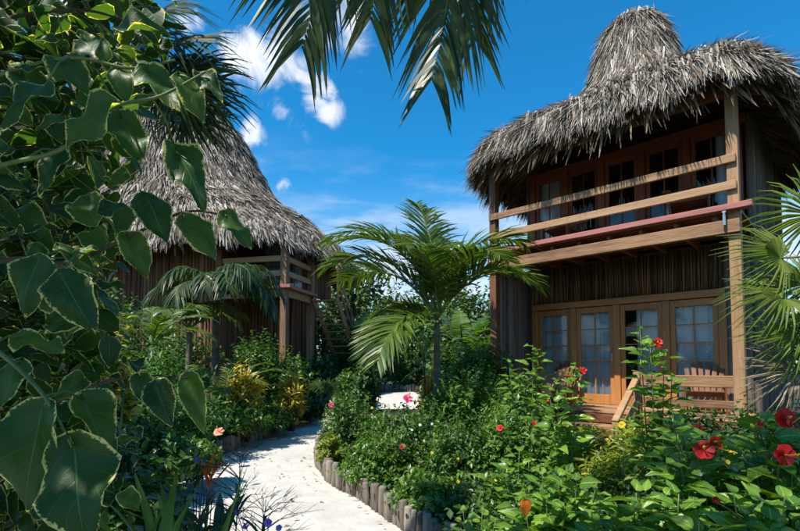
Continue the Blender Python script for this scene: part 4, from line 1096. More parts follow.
tree(352, 262, 26, 60, 'leaf_far', .26, 'round dense tree standing beyond the foot of the outside stair', .8, n=3000)
tree(395, 296, 30, 60, 'leaf_far', .28, 'broad tree far behind the coconut palm', .8, n=3000)
tree(440, 290, 24, 60, 'leaf_far', .24, 'tree behind the coconut palm trunk', .8, n=3000)
tree(480, 286, 19, 60, 'leaf_far', .20, 'tree beyond the far porch post', .8, n=3000)
tree(515, 270, 24, 60, 'leaf_far', .22, 'tree hidden behind the far wall of the cabana', .8, n=2000)
tree(326, 292, 25, 60, 'leaf_far', .24, 'pale green tree seen through the treads of the outside stair', .85, n=3000)
tree(375, 282, 33, 70, 'leaf_far', .3, 'hazy tree far beyond the sand rise', .85, n=2600)
tree(800, 300, 17, 60, 'leaf_far', .20, 'tree glimpsed beyond the log side wall', .8, n=2000)
BGS = [(345, 330, 19, 46, 'leaf_mid', 'rounded green shrub beyond the foot of the outside stair'), (362, 345, 17, 40, 'leaf_mid', 'green shrub around the stem of the banana near the stair'), (335, 350, 17.5, 36, 'leaf_dark', 'dark green shrub tucked against the outside stair'),
       (400, 342, 27, 60, 'leaf_far', 'pale green shrub beyond the distant patch of sand'), (430, 345, 22, 60, 'leaf_mid', 'green shrub behind the pale striped dracaena'), (470, 335, 14, 44, 'leaf_dark', 'dark shrub below the drooping banana leaves'),
       (498, 338, 15, 46, 'leaf_mid', 'green shrub seen past the far porch post'), (375, 312, 24, 50, 'leaf_far', 'tall pale shrub behind the banana near the stair'), (455, 305, 18, 56, 'leaf_far', 'tall pale shrub behind the coconut palm trunk'),
       (350, 372, 14.8, 34, 'leaf_mid', 'low green shrub at the bend of the sand path'), (480, 360, 11.2, 40, 'leaf_dark', 'low dark shrub beside the short banana plant'), (415, 312, 20, 60, 'leaf_mid', 'tall green shrub filling the gap left of the palm trunk'),
       (445, 340, 12.2, 40, 'leaf_mid', 'green shrub right behind the coconut palm trunk'), (366, 362, 14.2, 30, 'leaf_dark', 'low dark shrub bordering the distant sand')]
for (x, top, Z, w, mat, lab) in BGS:
    shrub('garden_shrub', x, top, Z, w, mat, .12 if Z < 16 else .18, lab, group='shrubs beyond the bend of the path', base=0, seed=int(x * 3 + top))
# far tree belt that closes the view to the horizon
rng = np.random.default_rng(77)
mbb = MB(); mbt = MB()
for i in range(64):
    a = i / 64 * 6.283; rd = 62 + 10 * rng.random(); h = 4.5 + 2.2 * rng.random()
    V, F, st, tip = foliage(rng, (rd * math.cos(a), rd * math.sin(a), h * .45), (4.2, 4.2, h * .6), 34, 7, 1.0, LT_OVAL, zmin=-.8, lump=.3); mbb.add(V, F)
o = mbb.build('distant_wood', 'leaf_far', None, kind='stuff', label='distant green belt of trees along the horizon', cat='wood')


# banana plants
def banana(base, height, leaves, label, seed=1, group=None):
    rng = np.random.default_rng(seed); b = Vector(base); root = empty('banana_plant', b, label=label, cat='banana plant', group=group)
    MB().tube([(0, 0, -.05), (.02, 0, height * .5), (0, 0, height)], [.11, .09, .05], 9).build('stem', 'green_stem', root, True)
    for (az, el, L, dr) in leaves:
        n = 13; t = np.linspace(0, 1, n); ang = R(el) - R(dr) * t ** 1.4; P = np.zeros((n, 3)); P[1:, 1] = np.cumsum(np.cos(ang))[:-1] * L / n; P[1:, 2] = np.cumsum(np.sin(ang))[:-1] * L / n
        w = .26 * L / 1.6 * np.sin(np.clip(t * 1.05 + .02, 0, 1) * math.pi) ** .55 * (t > .12); mb = MB(); mb.tube(P, .022 * (1.1 - t), 5)
        Nn = np.stack([0 * ang, -np.sin(ang), np.cos(ang)], -1)
        for s in (-1, 1):
            for k in range(1, n - 1):
                for hlf in (0, .5):
                    if rng.random() < .06: continue
                    t0 = k + hlf - .5; t1 = t0 + .5 - .04 * (rng.random() < .5) * 2
                    pa = [np.interp(t0, range(n), P[:, q]) for q in range(3)]; pb = [np.interp(t1, range(n), P[:, q]) for q in range(3)]
                    wa = np.interp(t0, range(n), w); wb = np.interp(t1, range(n), w); sl = .06 * rng.normal(); dz = -.35 * rng.random()
                    e0 = np.array(pa) + np.array((s * wa, .12 * wa + sl * wa, 0)) + Nn[k] * wa * .35; e1 = np.array(pb) + np.array((s * wb, .12 * wb + sl * wb, 0)) + Nn[k] * wb * .35
                    e0[2] += dz * wa; e1[2] += dz * wb
                    mb.add(np.array([pa, pb, e1, e0]), np.array([(0, 1, 2, 3)]))
        mobj('leaf', mb.mesh('leaf'), 'leaf_banana', root, (0, 0, height * .95), (0, 0, R(az - 90)))


p = at(364, 340, 17.5); banana((p.x, 17.5, 0), 2.3, [(150, 70, 2.0, 60), (30, 65, 2.0, 70), (200, 55, 1.9, 80), (-30, 60, 1.9, 80), (90, 75, 1.8, 50), (250, 55, 1.7, 80), (300, 70, 1.8, 70)], 'banana plant with broad leaves near the foot of the stair', 4)
p = at(462, 340, 13); banana((p.x, 13, 0), 2.0, [(150, 70, 1.9, 60), (30, 65, 1.9, 70), (200, 55, 1.8, 80), (-30, 60, 1.8, 80), (90, 75, 1.7, 50), (260, 60, 1.7, 90), (320, 50, 1.7, 80)], 'banana plant with dark drooping leaves behind the coconut palm', 6)
p = at(485, 350, 11.5); banana((p.x, 11.5, 0), 1.7, [(140, 70, 1.5, 70), (40, 65, 1.5, 70), (220, 55, 1.5, 90), (-30, 60, 1.5, 80), (280, 60, 1.4, 90)], 'short banana plant beside the far porch post', 7)

# striped dracaena under the palm
p = at(424, 395, 8.2); rng = np.random.default_rng(9)
dr = empty('dracaena', (p.x, 8.2, BEDZ), label='pale striped dracaena on a thin stem beside the palm trunk', cat='plant')
hz = at(424, 352, 8.2).z - BEDZ
MB().tube([(0, 0, -.05), (.02, 0, hz * .5), (0, 0, hz)], [.022, .018, .014], 6).build('stem', 'brown_stem', dr)
for i in range(26):
    az = i * 2.4; el = R(75 - 3.2 * i + 8 * rng.normal()); L = .55 + .12 * rng.random(); n = 6; t = np.linspace(0, 1, n); ang = el - R(55) * t ** 1.5
    P = np.zeros((n, 3)); P[1:, 1] = np.cumsum(np.cos(ang))[:-1] * L / n; P[1:, 2] = np.cumsum(np.sin(ang))[:-1] * L / n; w = .018 * np.sin(np.clip(t * .9 + .1, 0, 1) * math.pi) + .002
    V = np.concatenate([np.stack([P + np.array((-1, 0, 0)) * w[:, None], P + np.array((1, 0, 0)) * w[:, None]], 1).reshape(-1, 3)]); Q = np.array([(2 * k, 2 * k + 1, 2 * k + 3, 2 * k + 2) for k in range(n - 1)])
    mobj('leaf', make_mesh('leaf', V, Q), 'striped_leaf', dr, (0, 0, hz - .012 * i), (0, 0, az))


# ---------------- hibiscus with large single leaves in the right foreground
def big_leaf_mesh(seed, wid=.36, wave=.05, fold=.22, droop=.25, across=3, rows=8, heart=.0, serr=.02):
    rng = np.random.default_rng(seed); V = []; UV = []; m = 2 * across + 1; ph = rng.random(4) * 6.28
    for i in range(rows + 1):
        t = (i / rows) ** 1.45
        w = wid * (math.sin(math.pi * min(1, t) ** .64)) ** .82 * (1 - .2 * t) if 0 < t < 1 else .006
        for j in range(m):
            u = (j - across) / across
            ww = w * (1 + (serr * ((i % 2) * 2 - 1) if abs(u) == 1 and 0 < i < rows else 0))
            z = abs(u) * w * fold - droop * t * t + wave * abs(u) ** 1.5 * math.sin(t * 9 + ph[0 if u < 0 else 1]) * w / .36 + .04 * math.sin(u * 3 + t * 5 + ph[2])
            y = t - heart * abs(u) * .16 * (1 - t) ** 3 * 4 * .5 + .02 * math.sin(ph[3])
            V.append((u * ww, y, z)); UV.append((.5 + .5 * u, t))
    Q = [(i * m + j, i * m + j + 1, (i + 1) * m + j + 1, (i + 1) * m + j) for i in range(rows) for j in range(m - 1)]
    return make_mesh('leaf', np.array(V), np.array(Q), np.array(UV), True)


HIB = [big_leaf_mesh(100 + i, wid=.30 + .02 * i, fold=.12 + .06 * i, droop=.15 + .08 * i, serr=.05) for i in range(5)]
for me in HIB: me.materials.append(MATS['leaf_hibiscus'])


def orient(o, d, up):
    y = Vector(d).normalized(); x = y.cross(Vector(up)).normalized(); z = x.cross(y); o.rotation_euler = Matrix((x, y, z)).transposed().to_euler()


def hibiscus(x, top, Z, wpx, label, nstem=9, nleaf=120, leaf=.095, flowers=(), seed=None, base=BEDZ, tall=(), lo=.25):
    seed = seed if seed is not None else int(x + top * 3); rng = np.random.default_rng(seed)
    p = at(x, top, Z); Rr = wpx / 2 * Z / FPX; H = p.z - base; root = empty('hibiscus_bush', (p.x, Z, base), label=label, cat='shrub')
    stems = []
    for i in range(nstem):
        a = i * 2.4 + rng.random() * .8; r = Rr * math.sqrt((i + .5) / nstem) * .95; h = H * (1.0 - .38 * (r / max(Rr, .01)) ** 2) * (.88 + .14 * rng.random())
        stems.append(((r * math.cos(a), r * math.sin(a) * .8, h)))
    for (tx, ty, tz) in tall: q = at(tx, ty, tz); stems.append((q.x - p.x, q.y - Z, q.z - base))
    per = nleaf // len(stems)
    for si, e in enumerate(stems):
        per = (nleaf // len(stems)) if si < nstem else max(26, nleaf // len(stems)); lo_ = lo if si < nstem else .4
        e = np.array(e); b = np.array((e[0] * .12, e[1] * .12, -.04)); m1 = b * .6 + e * .4 + np.array((e[0] * .18, e[1] * .18, 0)) + rng.normal(size=3) * .02
        t = np.linspace(0, 1, 9)[:, None]; P = (1 - t) ** 2 * b + 2 * t * (1 - t) * m1 + t * t * e
        MB().tube(P, .008 * (1.15 - t[:, 0]) + .0015, 5).build('stem', 'green_stem', root)
        for k in range(per):
            tt = lo_ + (1 - lo_) * ((k + rng.random() * .6) / per) ** .8; q = np.array([np.interp(tt, t[:, 0], P[:, c]) for c in range(3)])
            a = k * 2.4 + rng.random(); outw = np.array((math.cos(a), math.sin(a), .35 + .5 * tt - .4 * rng.random()))
            s = leaf * (.62 + .62 * rng.random()) * (1.1 - .35 * (tt > .93))
            pet = norm(outw[None])[0] * s * .28
            o = mobj('leaf', HIB[int(rng.integers(5))], None, root, q + pet); o.scale = (s,) * 3
            orient(o, outw + np.array((0, -.15, 0)), (rng.normal() * .3, rng.normal() * .3 - .25, 1))
    for (fx, fy, fz, col, sz) in flowers:
        q = at(fx, fy, fz) - Vector((p.x, Z, base)); add_flower(root, q, col, sz, (rng.normal() * .3, -1, .3 + .2 * rng.normal()))
        best = min(stems, key=lambda s: (Vector(s) - q).length); bb = Vector(best) * .9
        MB().tube([tuple(bb), tuple((bb + q) / 2 + Vector((0, .02, .02))), tuple(q + Vector((0, .015, -.01)))], [.005, .004, .003], 5).build('flower_stalk', 'green_stem', root)
    return root


hibiscus(654, 395, 4.3, 60, 'tall hibiscus with a single red bloom rising before the right porch railing', 7, 170, .135, flowers=[(658, 343, 4.2, 'red', 1.0)], tall=[(640, 328, 4.3), (650, 345, 4.25), (664, 352, 4.25), (672, 376, 4.2)])
hibiscus(566, 420, 4.6, 50, 'hibiscus with a single red bloom beside the left stair rail', 6, 110, .125, flowers=[(583, 371, 4.5, 'red', .85)], tall=[(575, 364, 4.55), (557, 380, 4.5), (550, 395, 4.4)])
hibiscus(531, 400, 5.6, 36, 'upright pale green hibiscus shoot against the left railing', 4, 70, .125, tall=[(533, 345, 5.6), (538, 350, 5.6), (509, 360, 5.7)])
hibiscus(700, 425, 3.3, 120, 'broad hibiscus bush with a deep red double bloom', 14, 250, .15, flowers=[(712, 446, 3.0, 'red', 1.5), (704, 450, 2.97, 'red', 1.3), (698, 429, 3.25, 'red', 1.0), (728, 462, 2.95, 'yellow', .32), (683, 432, 3.2, 'yellow', .6)], tall=[(672, 408, 3.1)])
hibiscus(782, 412, 3.0, 100, 'hibiscus bush with several scarlet blooms under the fan palm', 14, 250, .155, flowers=[(785, 418, 2.75, 'red', 1.3), (791, 424, 2.72, 'red', 1.1), (784, 455, 2.6, 'red', 1.3), (760, 424, 2.8, 'red', .5), (752, 426, 2.8, 'yellow', .32)])
hibiscus(655, 478, 2.7, 120, 'leafy hibiscus without blooms in front of the double red one', 14, 250, .13)
hibiscus(755, 482, 2.4, 130, 'large leaved hibiscus below the scarlet blooms', 14, 250, .135, flowers=[(716, 500, 2.3, 'red', .4)])
hibiscus(560, 462, 3.1, 110, 'hibiscus with one hanging orange leaf in front of the crotons', 13, 240, .12)
hibiscus(515, 450, 4.0, 60, 'bright leaved hibiscus near the fine leaved bushes', 8, 140, .11)
hibiscus(480, 505, 3.3, 90, 'low bright leaved bush closest to the curved stakes', 9, 120, .075)
hibiscus(610, 505, 2.6, 100, 'low hibiscus shoots in front of the lime croton', 11, 180, .11)
hibiscus(690, 515, 2.2, 110, 'low hibiscus shoots with pointed leaves', 11, 180, .115)
# one old orange leaf
o = bpy.data.objects.new('fallen_leaf', HIB[2].copy()); COL.objects.link(o); o.data.materials.clear(); o.data.materials.append(MATS['petal_orange'])
o.location = at(525, 498, 2.75); o.scale = (.11,) * 3; orient(o, (0.05, -.1, -1), (0, -1, 0)); tag(o, 'single withered orange leaf hanging among green hibiscus leaves', 'leaf')

# ---------------- variegated foreground shrub on the left
VL = [big_leaf_mesh(200 + i, wid=.375 + .02 * (i % 4), wave=.10 + .03 * (i % 3), fold=(.08, .35, .16, .55, -.12, .25)[i], droop=(.10, .36, -.10, .25, .40, .18)[i], across=4, rows=12, heart=.4, serr=.035) for i in range(6)]
for me in VL: me.materials.append(MATS['leaf_variegated'])
rng = np.random.default_rng(15); VB = Vector((-1.75, 1.25, 0))
vs = empty('variegated_shrub', VB, label='large shrub with dark green leaves edged in cream, close on the left', cat='shrub')
trunk = [(0, 0, -.05), (.05, .02, .9), (-.02, .0, 1.9), (.05, -.05, 3.0), (-.1, -.2, 4.0)]
MB().tube(smooth_path(trunk, 5), np.linspace(.05, .022, 21), 7).build('trunk', 'brown_stem', vs, True)


def vleaf(base, tip, Z0, Z1, face, k=None, width=1.0):
    a = at(*base, Z0); b = at(*tip, Z1); d = b - a; s = d.length * (.95 if base[1] > 390 and base[0] < 130 else .80)
    o = mobj('leaf', VL[int(rng.integers(6)) if k is None else k], None, vs, a - VB); o.scale = (s * width, s, s); orient(o, d, face); return a


BR = {  # branches as (pixel x, pixel y, distance)
    'a': [(-70, 300, 1.15), (-10, 345, 1.02), (22, 372, .98), (48, 402, .96), (72, 447, .95)],
    'b': [(-120, 250, 1.25), (-20, 175, 1.15), (60, 150, 1.1), (112, 108, 1.08), (160, 96, 1.1), (205, 72, 1.15)],
    'c': [(-120, 330, 1.35), (0, 262, 1.3), (70, 262, 1.3), (130, 236, 1.3), (185, 212, 1.32), (225, 215, 1.35)],
    'd': [(-120, 120, 1.25), (-10, 78, 1.2), (70, 58, 1.18), (130, 68, 1.2), (175, 60, 1.25)],
    'e': [(-110, 480, 1.5), (20, 420, 1.45), (95, 385, 1.45), (150, 376, 1.5), (190, 378, 1.5)],
    'f': [(-110, 60, 1.4), (0, 20, 1.4), (80, 10, 1.4), (130, 22, 1.4)],
    'g': [(-110, 230, 1.6), (20, 215, 1.6), (90, 200, 1.65), (140, 170, 1.65)],
}
BP = {}
for k, pts in BR.items():
    P = smooth_path([tuple(at(*q) - VB) for q in pts], 6); BP[k] = P
    MB().tube(P, np.linspace(.0065, .0026, len(P)), 6).build('branch', 'green_stem' if k in 'abd' else 'brown_stem', vs, True)
    i0 = np.array(P[0]); MB().tube([(0, 0, max(.5, i0[2] - .35)), tuple((i0 + np.array((0, 0, max(.5, i0[2] - .3)))) / 2), tuple(i0)], [.016, .012, .008], 6).build('branch', 'brown_stem', vs, True)

# prominent leaves: base px, tip px, distances, facing vector
HERO = [((113, 104), (46, 150), 1.07, 1.00, (.2, -.8, .8), 1.0), ((46, 84), (-30, 108), 1.1, 1.0, (.1, -.6, .9), .9), ((38, 258), (4, 318), 1.15, 1.08, (.1, -.9, .5), 1.05),
        ((60, 274), (88, 328), 1.12, 1.05, (.1, -.9, .5), 1.0), ((42, 410), (2, 522), .97, .92, (.15, -.95, .4), .88), ((72, 447), (94, 562), .95, .90, (.0, -.95, .4), .88),
        ((84, 400), (124, 470), 1.06, 1.03, (.6, -.5, .6), .62), ((20, 362), (-12, 420), 1.0, .95, (.1, -.9, .5), .9), ((22, 338), (78, 362), 1.08, 1.05, (.1, -.5, .95), .8),
        ((95, 222), (78, 180), 1.25, 1.3, (.1, -.9, .4), .9), ((100, 212), (130, 200), 1.25, 1.25, (.2, -.8, .6), 1.3), ((145, 195), (172, 250), 1.3, 1.25, (.3, -.8, .6), .9),
        ((176, 150), (214, 218), 1.2, 1.15, (.5, -.8, .3), .65), ((185, 216), (222, 252), 1.3, 1.26, (.2, -.8, .6), 1.0), ((226, 216), (258, 262), 1.33, 1.3, (.5, -.8, .3), .7),
        ((122, 118), (148, 180), 1.15, 1.12, (.4, -.8, .3), .8), ((180, 75), (212, 112), 1.13, 1.1, (.2, -.7, .8), .9), ((150, 72), (188, 128), 1.18, 1.14, (.4, -.7, .4), .8),
        ((155, 385), (172, 432), 1.45, 1.4, (.2, -.9, .4), .95), ((140, 376), (152, 415), 1.48, 1.45, (.2, -.9, .4), .9), ((188, 378), (206, 445), 1.5, 1.46, (.2, -.9, .5), .6),
        ((88, 55), (98, 15), 1.2, 1.25, (.1, -.8, .5), 1.1), ((105, 60), (100, 30), 1.2, 1.2, (-.3, -.8, .5), 1.1), ((200, 75), (228, 100), 1.16, 1.13, (.3, -.8, .5), .8),
        ((60, 150), (30, 205), 1.2, 1.16, (0, -.9, .4), .7), ((10, 215), (60, 245), 1.5, 1.45, (.0, -.7, .8), .8), ((96, 250), (60, 262), 1.3, 1.25, (.1, -.6, .9), .9), ((130, 236), (150, 285), 1.3, 1.27, (.2, -.9, .3), .8),
        ((48, 72), (5, 60), 1.2, 1.15, (0, -.7, .7), .9), ((118, 65), (128, 110), 1.2, 1.17, (.2, -.9, .2), .8), ((60, 62), (92, 92), 1.19, 1.14, (.1, -.8, .5), .9), ((20, 75), (62, 100), 1.2, 1.17, (0, -.9, .3), .8)]
for (b, t, z0, z1, face, w) in HERO:
    a = vleaf(b, t, z0, z1, face, None, w) - VB
    # petiole to the closest branch point
    best = min((np.linalg.norm(np.array(a) - q), tuple(q)) for P in BP.values() for q in P)
    if best[0] > .006:
        q = Vector(best[1]); MB().tube([tuple(q), tuple((q + a) / 2 + Vector((0, 0, .15 * best[0]))), tuple(a)], [.003, .0026, .0022], 5).build('petiole', 'green_stem', vs)
# further leaves on the twigs behind
cnt = 0
while cnt < 255:
    k = 'bcdefg'[int(rng.integers(6))]; x = -60 + 280 * rng.random() ** 1.5; y = rng.uniform(-40, 500); Z = rng.uniform(1.25, 2.3)
    if x > 60 + 130 * (1 - y / 420) ** 1.0 and y < 360: continue
    if x > 215 or (y > 330 and x > 135): continue
    if x > 135 and 60 < y < 190 and rng.random() < .75: continue
    a = at(x, y, Z); s = .10 * (.65 + .75 * rng.random()); az = rng.uniform(0, 6.28)
    d = Vector((math.cos(az), math.sin(az) * .6, .25 - 1.0 * rng.random())).normalized()
    o = mobj('leaf', VL[int(rng.integers(6))], None, vs, a - VB); o.scale = (s * rng.uniform(.75, 1), s, s); orient(o, d, (rng.normal() * .6 + .1, -.6 + rng.normal() * .5, .7 + .3 * rng.normal())); cnt += 1
    pa = a - VB; q = min((np.linalg.norm(np.array(pa) - q), tuple(q)) for P in BP.values() for q in P)[1]; q = Vector(q)
    if cnt % 2: MB().tube([tuple(pa.lerp(q, min(1, .22 / max((q - pa).length, .01)))), tuple(pa)], [.003, .002], 4).build('petiole', 'green_stem', vs)
# dense inner leaves of the same shrub
n = 2600; px = []
while len(px) < n:
    y = rng.uniform(-60, 540); x = -110 + 270 * rng.random(); xb = np.interp(y, [-60, 0, 100, 200, 300, 400, 540], [165, 160, 140, 124, 116, 104, 112])
    if x < xb - 30 * rng.random() ** 2: px.append(tuple(at(x, y, rng.uniform(1.75, 2.7)) - VB))
px = np.array(px); TI = leaf_template([0, .12, .35, .7, 1], [.05, .30, .38, .27, .01], .15, .2)
d = norm(np.stack([rng.normal(size=n), .6 * rng.normal(size=n), -.5 + .6 * rng.normal(size=n)], -1)); X, Y, Z = frame(d, np.array((.1, -.7, .7)) + .55 * rng.normal(size=(n, 3)))
V, F = bake(TI[0], TI[1], px, X, Y, Z, .11 * (.65 + .7 * rng.random(n))); mi = MB(); mi.add(V, F, np.tile(TI[2], (n, 1)))
mi.build('inner_foliage', 'leaf_variegated', vs, kind='stuff')
it = MB()
for i in range(0, n, 22): q = px[i]; it.tube([(0, .05, max(.3, q[2] - .5)), (q[0] * .5, q[1] * .5, q[2] - .18), tuple(q)], [.009, .006, .0025], 4)
it.build('inner_twigs', 'brown_stem', vs)
# unseen leaves added above and behind the view to shade the leaves below
cr = MB(); n = 900
TV = leaf_template([0, .12, .35, .7, 1], [.05, .30, .42, .30, .01], .15, .2)
c = np.stack([rng.uniform(-2.3, .55, n), rng.uniform(-2.3, -.1, n), rng.uniform(2.7, 4.3, n)], -1)
d = norm(np.stack([rng.normal(size=n), rng.normal(size=n), -.6 * np.ones(n)], -1)); X, Y, Z = frame(d, np.array((0, 0, 1.)) + .5 * rng.normal(size=(n, 3)))
V, F = bake(TV[0], TV[1], c, X, Y, Z, .17 * (.7 + .6 * rng.random(n))); cr.add(V, F, np.tile(TV[2], (n, 1)))
cr.build('added_shade_leaves', 'leaf_variegated', vs, kind='stuff')
tw = MB()
for i in range(0, n, 14): q = c[i]; tw.tube([(0, -.15, 2.6 + (i % 5) * .25), (q[0] * .5, q[1] * .5 - .1, (q[2] + 2.9) / 2), tuple(q)], [.012, .008, .003], 4)
tw.build('twigs', 'brown_stem', vs)  # twigs carrying the added shade leaves, also out of view

# ---------------- bottom left: heliconia, purple ruellia, dark twigs, lance leaves
rng = np.random.default_rng(23)


def strap_leaf(L, w, el, dr, n=8):
    t = np.linspace(0, 1, n); ang = R(el) - R(dr) * t ** 1.5; P = np.zeros((n, 3)); P[1:, 1] = np.cumsum(np.cos(ang))[:-1] * L / n; P[1:, 2] = np.cumsum(np.sin(ang))[:-1] * L / n
    ww = w * np.sin(np.clip(t * .88 + .12, 0, 1) * math.pi) ** .8 + .001; Nn = np.stack([0 * ang, -np.sin(ang), np.cos(ang)], -1); V = []
    for i in range(n): V += [P[i] + np.array((-ww[i], 0, 0)) + Nn[i] * ww[i] * .35, P[i], P[i] + np.array((ww[i], 0, 0)) + Nn[i] * ww[i] * .35]
    Q = [(3 * k + j, 3 * k + j + 1, 3 * k + j + 4, 3 * k + j + 3) for k in range(n - 1) for j in range(2)]
    return make_mesh('leaf', np.array(V), np.array(Q))


p = at(200, 540, 2.5); hl = empty('heliconia', (p.x, 2.5, 0), label='heliconia with an orange bract and lance leaves at the path side', cat='plant')
hq = at(210, 490, 2.5); hv = Vector((hq.x - p.x, 0, hq.z))
MB().tube([(0, 0, 0), (.0, .0, hv.z * .5), tuple(hv)], [.012, .010, .006], 6).build('stem', 'green_stem', hl)
for i, (a, L, z) in enumerate(((110, .16, 0), (75, .18, .02), (60, .15, .045), (118, .12, .06), (84, .16, .07))):
    o = mobj('bract', strap_leaf(L, .019, a if a < 90 else 180 - a, 15, 6), 'petal_orange', hl, hv + Vector((0, 0, z)), (0, 0, R(-90 if a < 90 else 90)))
o = mobj('bract', strap_leaf(.20, .018, 52, 5, 6), 'petal_pink', hl, hv + Vector((.02, 0, .03)), (0, 0, R(-90)))
for i in range(14):
    az = i * 137.5; o = mobj('leaf', strap_leaf(.45 + .3 * rng.random(), .035, 72 + 10 * rng.normal(), 50 + 25 * rng.random()), 'leaf_dark' if i % 3 else 'leaf_lance', hl, (.09 * math.cos(i * 2.4), .09 * math.sin(i * 2.4), .05 + .04 * i), (0, 0, R(az)))
# lance leaved clump
p = at(160, 545, 1.9); ll = empty('lance_leaf_clump', (p.x, 1.9, 0), label='clump of upright light green lance leaves below the variegated shrub', cat='plant')
for i in range(20):
    o = mobj('leaf', strap_leaf(.80 + .38 * rng.random(), .034, 83 + 5 * rng.normal(), 18 + 25 * rng.random()), 'leaf_lance', ll, (.22 * rng.normal() * .7, .14 * rng.normal(), .12 + .2 * rng.random()), (0, 0, rng.uniform(0, 6.28)))
MB().tube([(0, 0, -.02), (0, 0, .35)], [.05, .03], 7).build('stem', 'green_stem', ll)


def ruellia(x, y, Z, flw, label, n=12, h=None):
    p = at(x, y, Z); H = h or p.z; r = empty('purple_ruellia', (p.x, Z, 0), label=label, cat='plant', group='purple flowering plants beside the path')
    sb = MB(); lf = []
    for i in range(n):
        a = rng.uniform(0, 6.28); e = np.array((.16 * math.cos(a), .14 * math.sin(a), H * rng.uniform(.7, 1.0))); b = e * np.array((.2, .2, 0)); sb.tube([b, (b + e) / 2 + rng.normal(size=3) * .02, e], [.005, .004, .002], 4)
        for k in range(9): lf.append((b + (e - b) * rng.uniform(.35, 1), a + rng.normal()))
    sb.build('stem', 'dark_stem', r)
    pos = np.array([q for q, a in lf]); m = len(pos); d = norm(np.stack([rng.normal(size=m), rng.normal(size=m), .3 + .4 * rng.random(m)], -1)); X, Y, Z_ = frame(d, np.tile((0, 0, 1.), (m, 1)) + .3 * rng.normal(size=(m, 3)))
    V, F = bake(LT_LONG[0], LT_LONG[1], pos, X, Y, Z_, .15 * (.7 + .6 * rng.random(m))); mb = MB(); mb.add(V, F); mb.build('foliage', 'leaf_blue', r, kind='stuff')
    for (fx, fy, s) in flw:
        q = at(fx, fy, Z - .12) - Vector((p.x, Z, 0)); add_flower(r, q, 'purple', s, (rng.normal() * .4, -1, .4 + .3 * rng.normal()))
        MB().tube([(q.x * .4, q.y * .3, q.z * .65), tuple(q)], [.003, .002], 4).build('flower_stalk', 'dark_stem', r)


ruellia(196, 475, 2.7, [(197, 459, .5), (204, 462, .45), (205, 490, .6), (211, 492, .5), (200, 494, .5)], 'purple ruellia flowering right behind the orange heliconia')
ruellia(168, 490, 2.3, [(170, 499, .55), (166, 496, .45)], 'purple ruellia flowering between lance leaves and heliconia')
ruellia(268, 535, 2.4, [(268, 523, .45), (246, 526, .4), (237, 512, .4), (279, 528, .35)], 'low purple ruellia in front of the sand path', h=.72)


def twiggy(x, top, Z, label, lean=0):
    p0 = at(x - 8, 540, Z); q = at(x + lean, top, Z); r = empty('bare_twig_plant', (p0.x, Z, 0), label=label, cat='plant'); mb = MB(); lf = MB(); H = q.z
    e = np.array((q.x - p0.x, 0, H)); P = np.array([(0, 0, 0), (e[0] * .25, 0, H * .5), (e[0] * .7, .02, H * .8), e]); P = smooth_path(P, 6); mb.tube(P, np.linspace(.006, .0015, len(P)), 5)
    for k in range(22):
        t = rng.uniform(.45, .97); i = int(t * (len(P) - 1)); b = P[i]; a = rng.uniform(0, 6.28); L = (1.15 - t) * .55 * rng.uniform(.6, 1.2)
        m = b + np.array((math.cos(a) * .5, math.sin(a) * .5, .35)) * L; t_ = b + np.array((math.cos(a), math.sin(a), .42)) * L; mb.tube([b, m, t_], [.0022, .0016, .0008], 4)
        for j in range(4):
            c = m + (t_ - m) * rng.random(); v = rng.normal(size=3) * .3 + np.array((math.cos(a), math.sin(a), .5)); v = v / np.linalg.norm(v) * .06; mb.tube([c, c + v], [.0012, .0008], 3)
            X, Y, Zz = frame(v[None], np.array(((0, 0, 1.),))); V, F = bake(LT_NARROW[0], LT_NARROW[1], (c + v)[None], X, Y, Zz, np.array([.022])); lf.add(V, F)
    for k in range(12):
        t = rng.uniform(.25, .75); i = int(t * (len(P) - 1)); a = rng.uniform(0, 6.28)
        o = mobj('leaf', strap_leaf(.16 + .1 * rng.random(), .008, 40, 70, 6), 'leaf_blue', r, P[i], (0, 0, a))
    mb.build('stem', 'dark_stem', r); lf.build('seed_heads', 'dark_stem', r, kind='stuff')


twiggy(240, 450, 2.45, 'dark wispy twig plant standing out against the white path', lean=0)
twiggy(258, 500, 2.3, 'short dark wispy twig plant above the low ruellia', lean=8)

# ---------------- low ground cover over the beds
rng = np.random.default_rng(31)


def cover(name, edge, side, n, mat, label, leaf=.06, ymin=2.5, ymax=13, width=.55, z=BEDZ):
    d = np.r_[0, np.cumsum(np.linalg.norm(np.diff(edge, axis=0), axis=1))]; t = rng.random(n) * d[-1]; x = np.interp(t, d, edge[:, 0]); y = np.interp(t, d, edge[:, 1])
    k = (y > ymin) & (y < ymax); x, y = x[k], y[k]; m = len(x); w = rng.random(m) ** 1.3 * width
    pos = np.stack([x + side * (w + .03), y + .1 * rng.normal(size=m), z + .02 + .20 * rng.random(m) * (.4 + w / width)], -1)
    dd = norm(np.stack([rng.normal(size=m) - side * .3, rng.normal(size=m), .5 * rng.random(m)], -1)); X, Y, Z_ = frame(dd, np.tile((0, 0, 1.), (m, 1)) + .4 * rng.normal(size=(m, 3)))
    V, F = bake(LT_OVAL[0], LT_OVAL[1], pos, X, Y, Z_, leaf * (.6 + .8 * rng.random(m))); mb = MB(); mb.add(V, F); return mb.build(name, mat, None, kind='stuff', label=label, cat='ground cover')


cover('ground_cover', RIGHT_EDGE, 1, 9000, 'leaf_mid', 'low leafy ground cover right behind the curved stakes', width=1.0, ymax=12)
cover('ground_cover', LEFT_EDGE, -1, 9000, 'leaf_mid', 'low leafy ground cover along the bed beside the left house', width=1.2, ymin=4, ymax=16)


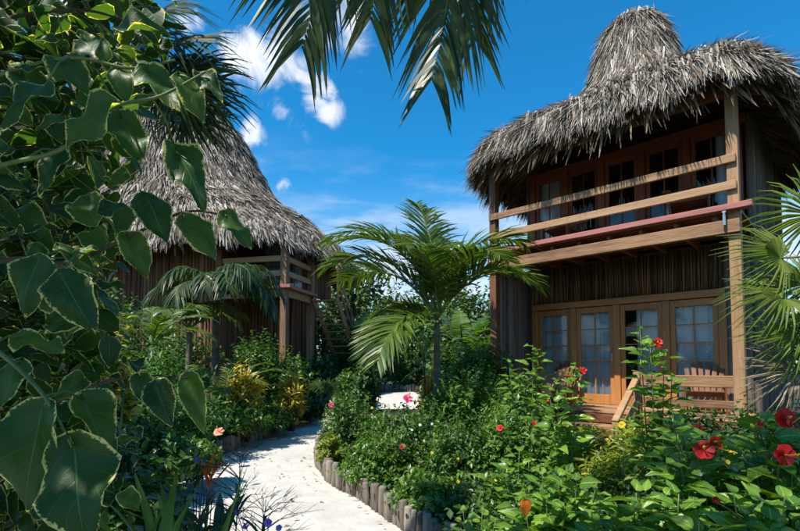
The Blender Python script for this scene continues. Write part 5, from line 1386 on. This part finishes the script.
def carpet(x0, x1, y0, y1, n, mat, label, leaf=.1):
    pos = np.stack([rng.uniform(x0, x1, n), rng.uniform(y0, y1, n), BEDZ + .28 * rng.random(n) ** 1.5], -1); dd = norm(np.stack([rng.normal(size=n), rng.normal(size=n), .6 * rng.random(n)], -1)); X, Y, Z_ = frame(dd, np.tile((0, 0, 1.), (n, 1)) + .4 * rng.normal(size=(n, 3)))
    V, F = bake(LT_OVAL[0], LT_OVAL[1], pos, X, Y, Z_, leaf * (.6 + .8 * rng.random(n))); mb = MB(); mb.add(V, F); mb.build('ground_cover', mat, None, kind='stuff', label=label, cat='ground cover')


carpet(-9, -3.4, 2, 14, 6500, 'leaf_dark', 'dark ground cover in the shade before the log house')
carpet(.3, 3.0, 3.2, 8, 7000, 'leaf_dark', 'dark ground cover under the shrubs before the cabana', .08)


# ---------------- fallen leaves on the sand
n = 150; t = rng.random(n) ** 1.0; rngl = np.random.default_rng(99)
y = rngl.uniform(4.2, 13.5, n); xl = np.interp(y, LEFT_EDGE[:, 1], LEFT_EDGE[:, 0]); xr = np.array([min(RIGHT_EDGE[np.argsort(np.abs(RIGHT_EDGE[:, 1] - v))[:3], 0]) for v in y])
u = np.where(rngl.random(n) < .75, np.where(rngl.random(n) < .5, rngl.random(n) ** 2.5 * .3, 1 - rngl.random(n) ** 2.5 * .3), rngl.random(n)); x = xl + (xr - xl) * (.03 + .94 * u)
d = norm(np.stack([rngl.normal(size=n), rngl.normal(size=n), .12 * rngl.normal(size=n)], -1)); X, Y, Z = frame(d, np.tile((0, 0, 1.), (n, 1)) + .2 * rngl.normal(size=(n, 3)))
V, F = bake(LT_OVAL[0], LT_OVAL[1], np.stack([x, y, np.full(n, .062)], -1), X, Y, Z, .05 * (.5 + rngl.random(n))); mb = MB(); mb.add(V, F)
mb.build('leaf_litter', 'dry_leaf', None, kind='stuff', label='scattered dry leaves lying on the white sand path', cat='leaf litter')
carpet(3.0, 11.0, 2.6, 6.8, 8000, 'leaf_mid', 'green ground cover under the fan palm beyond the corner post', .11)
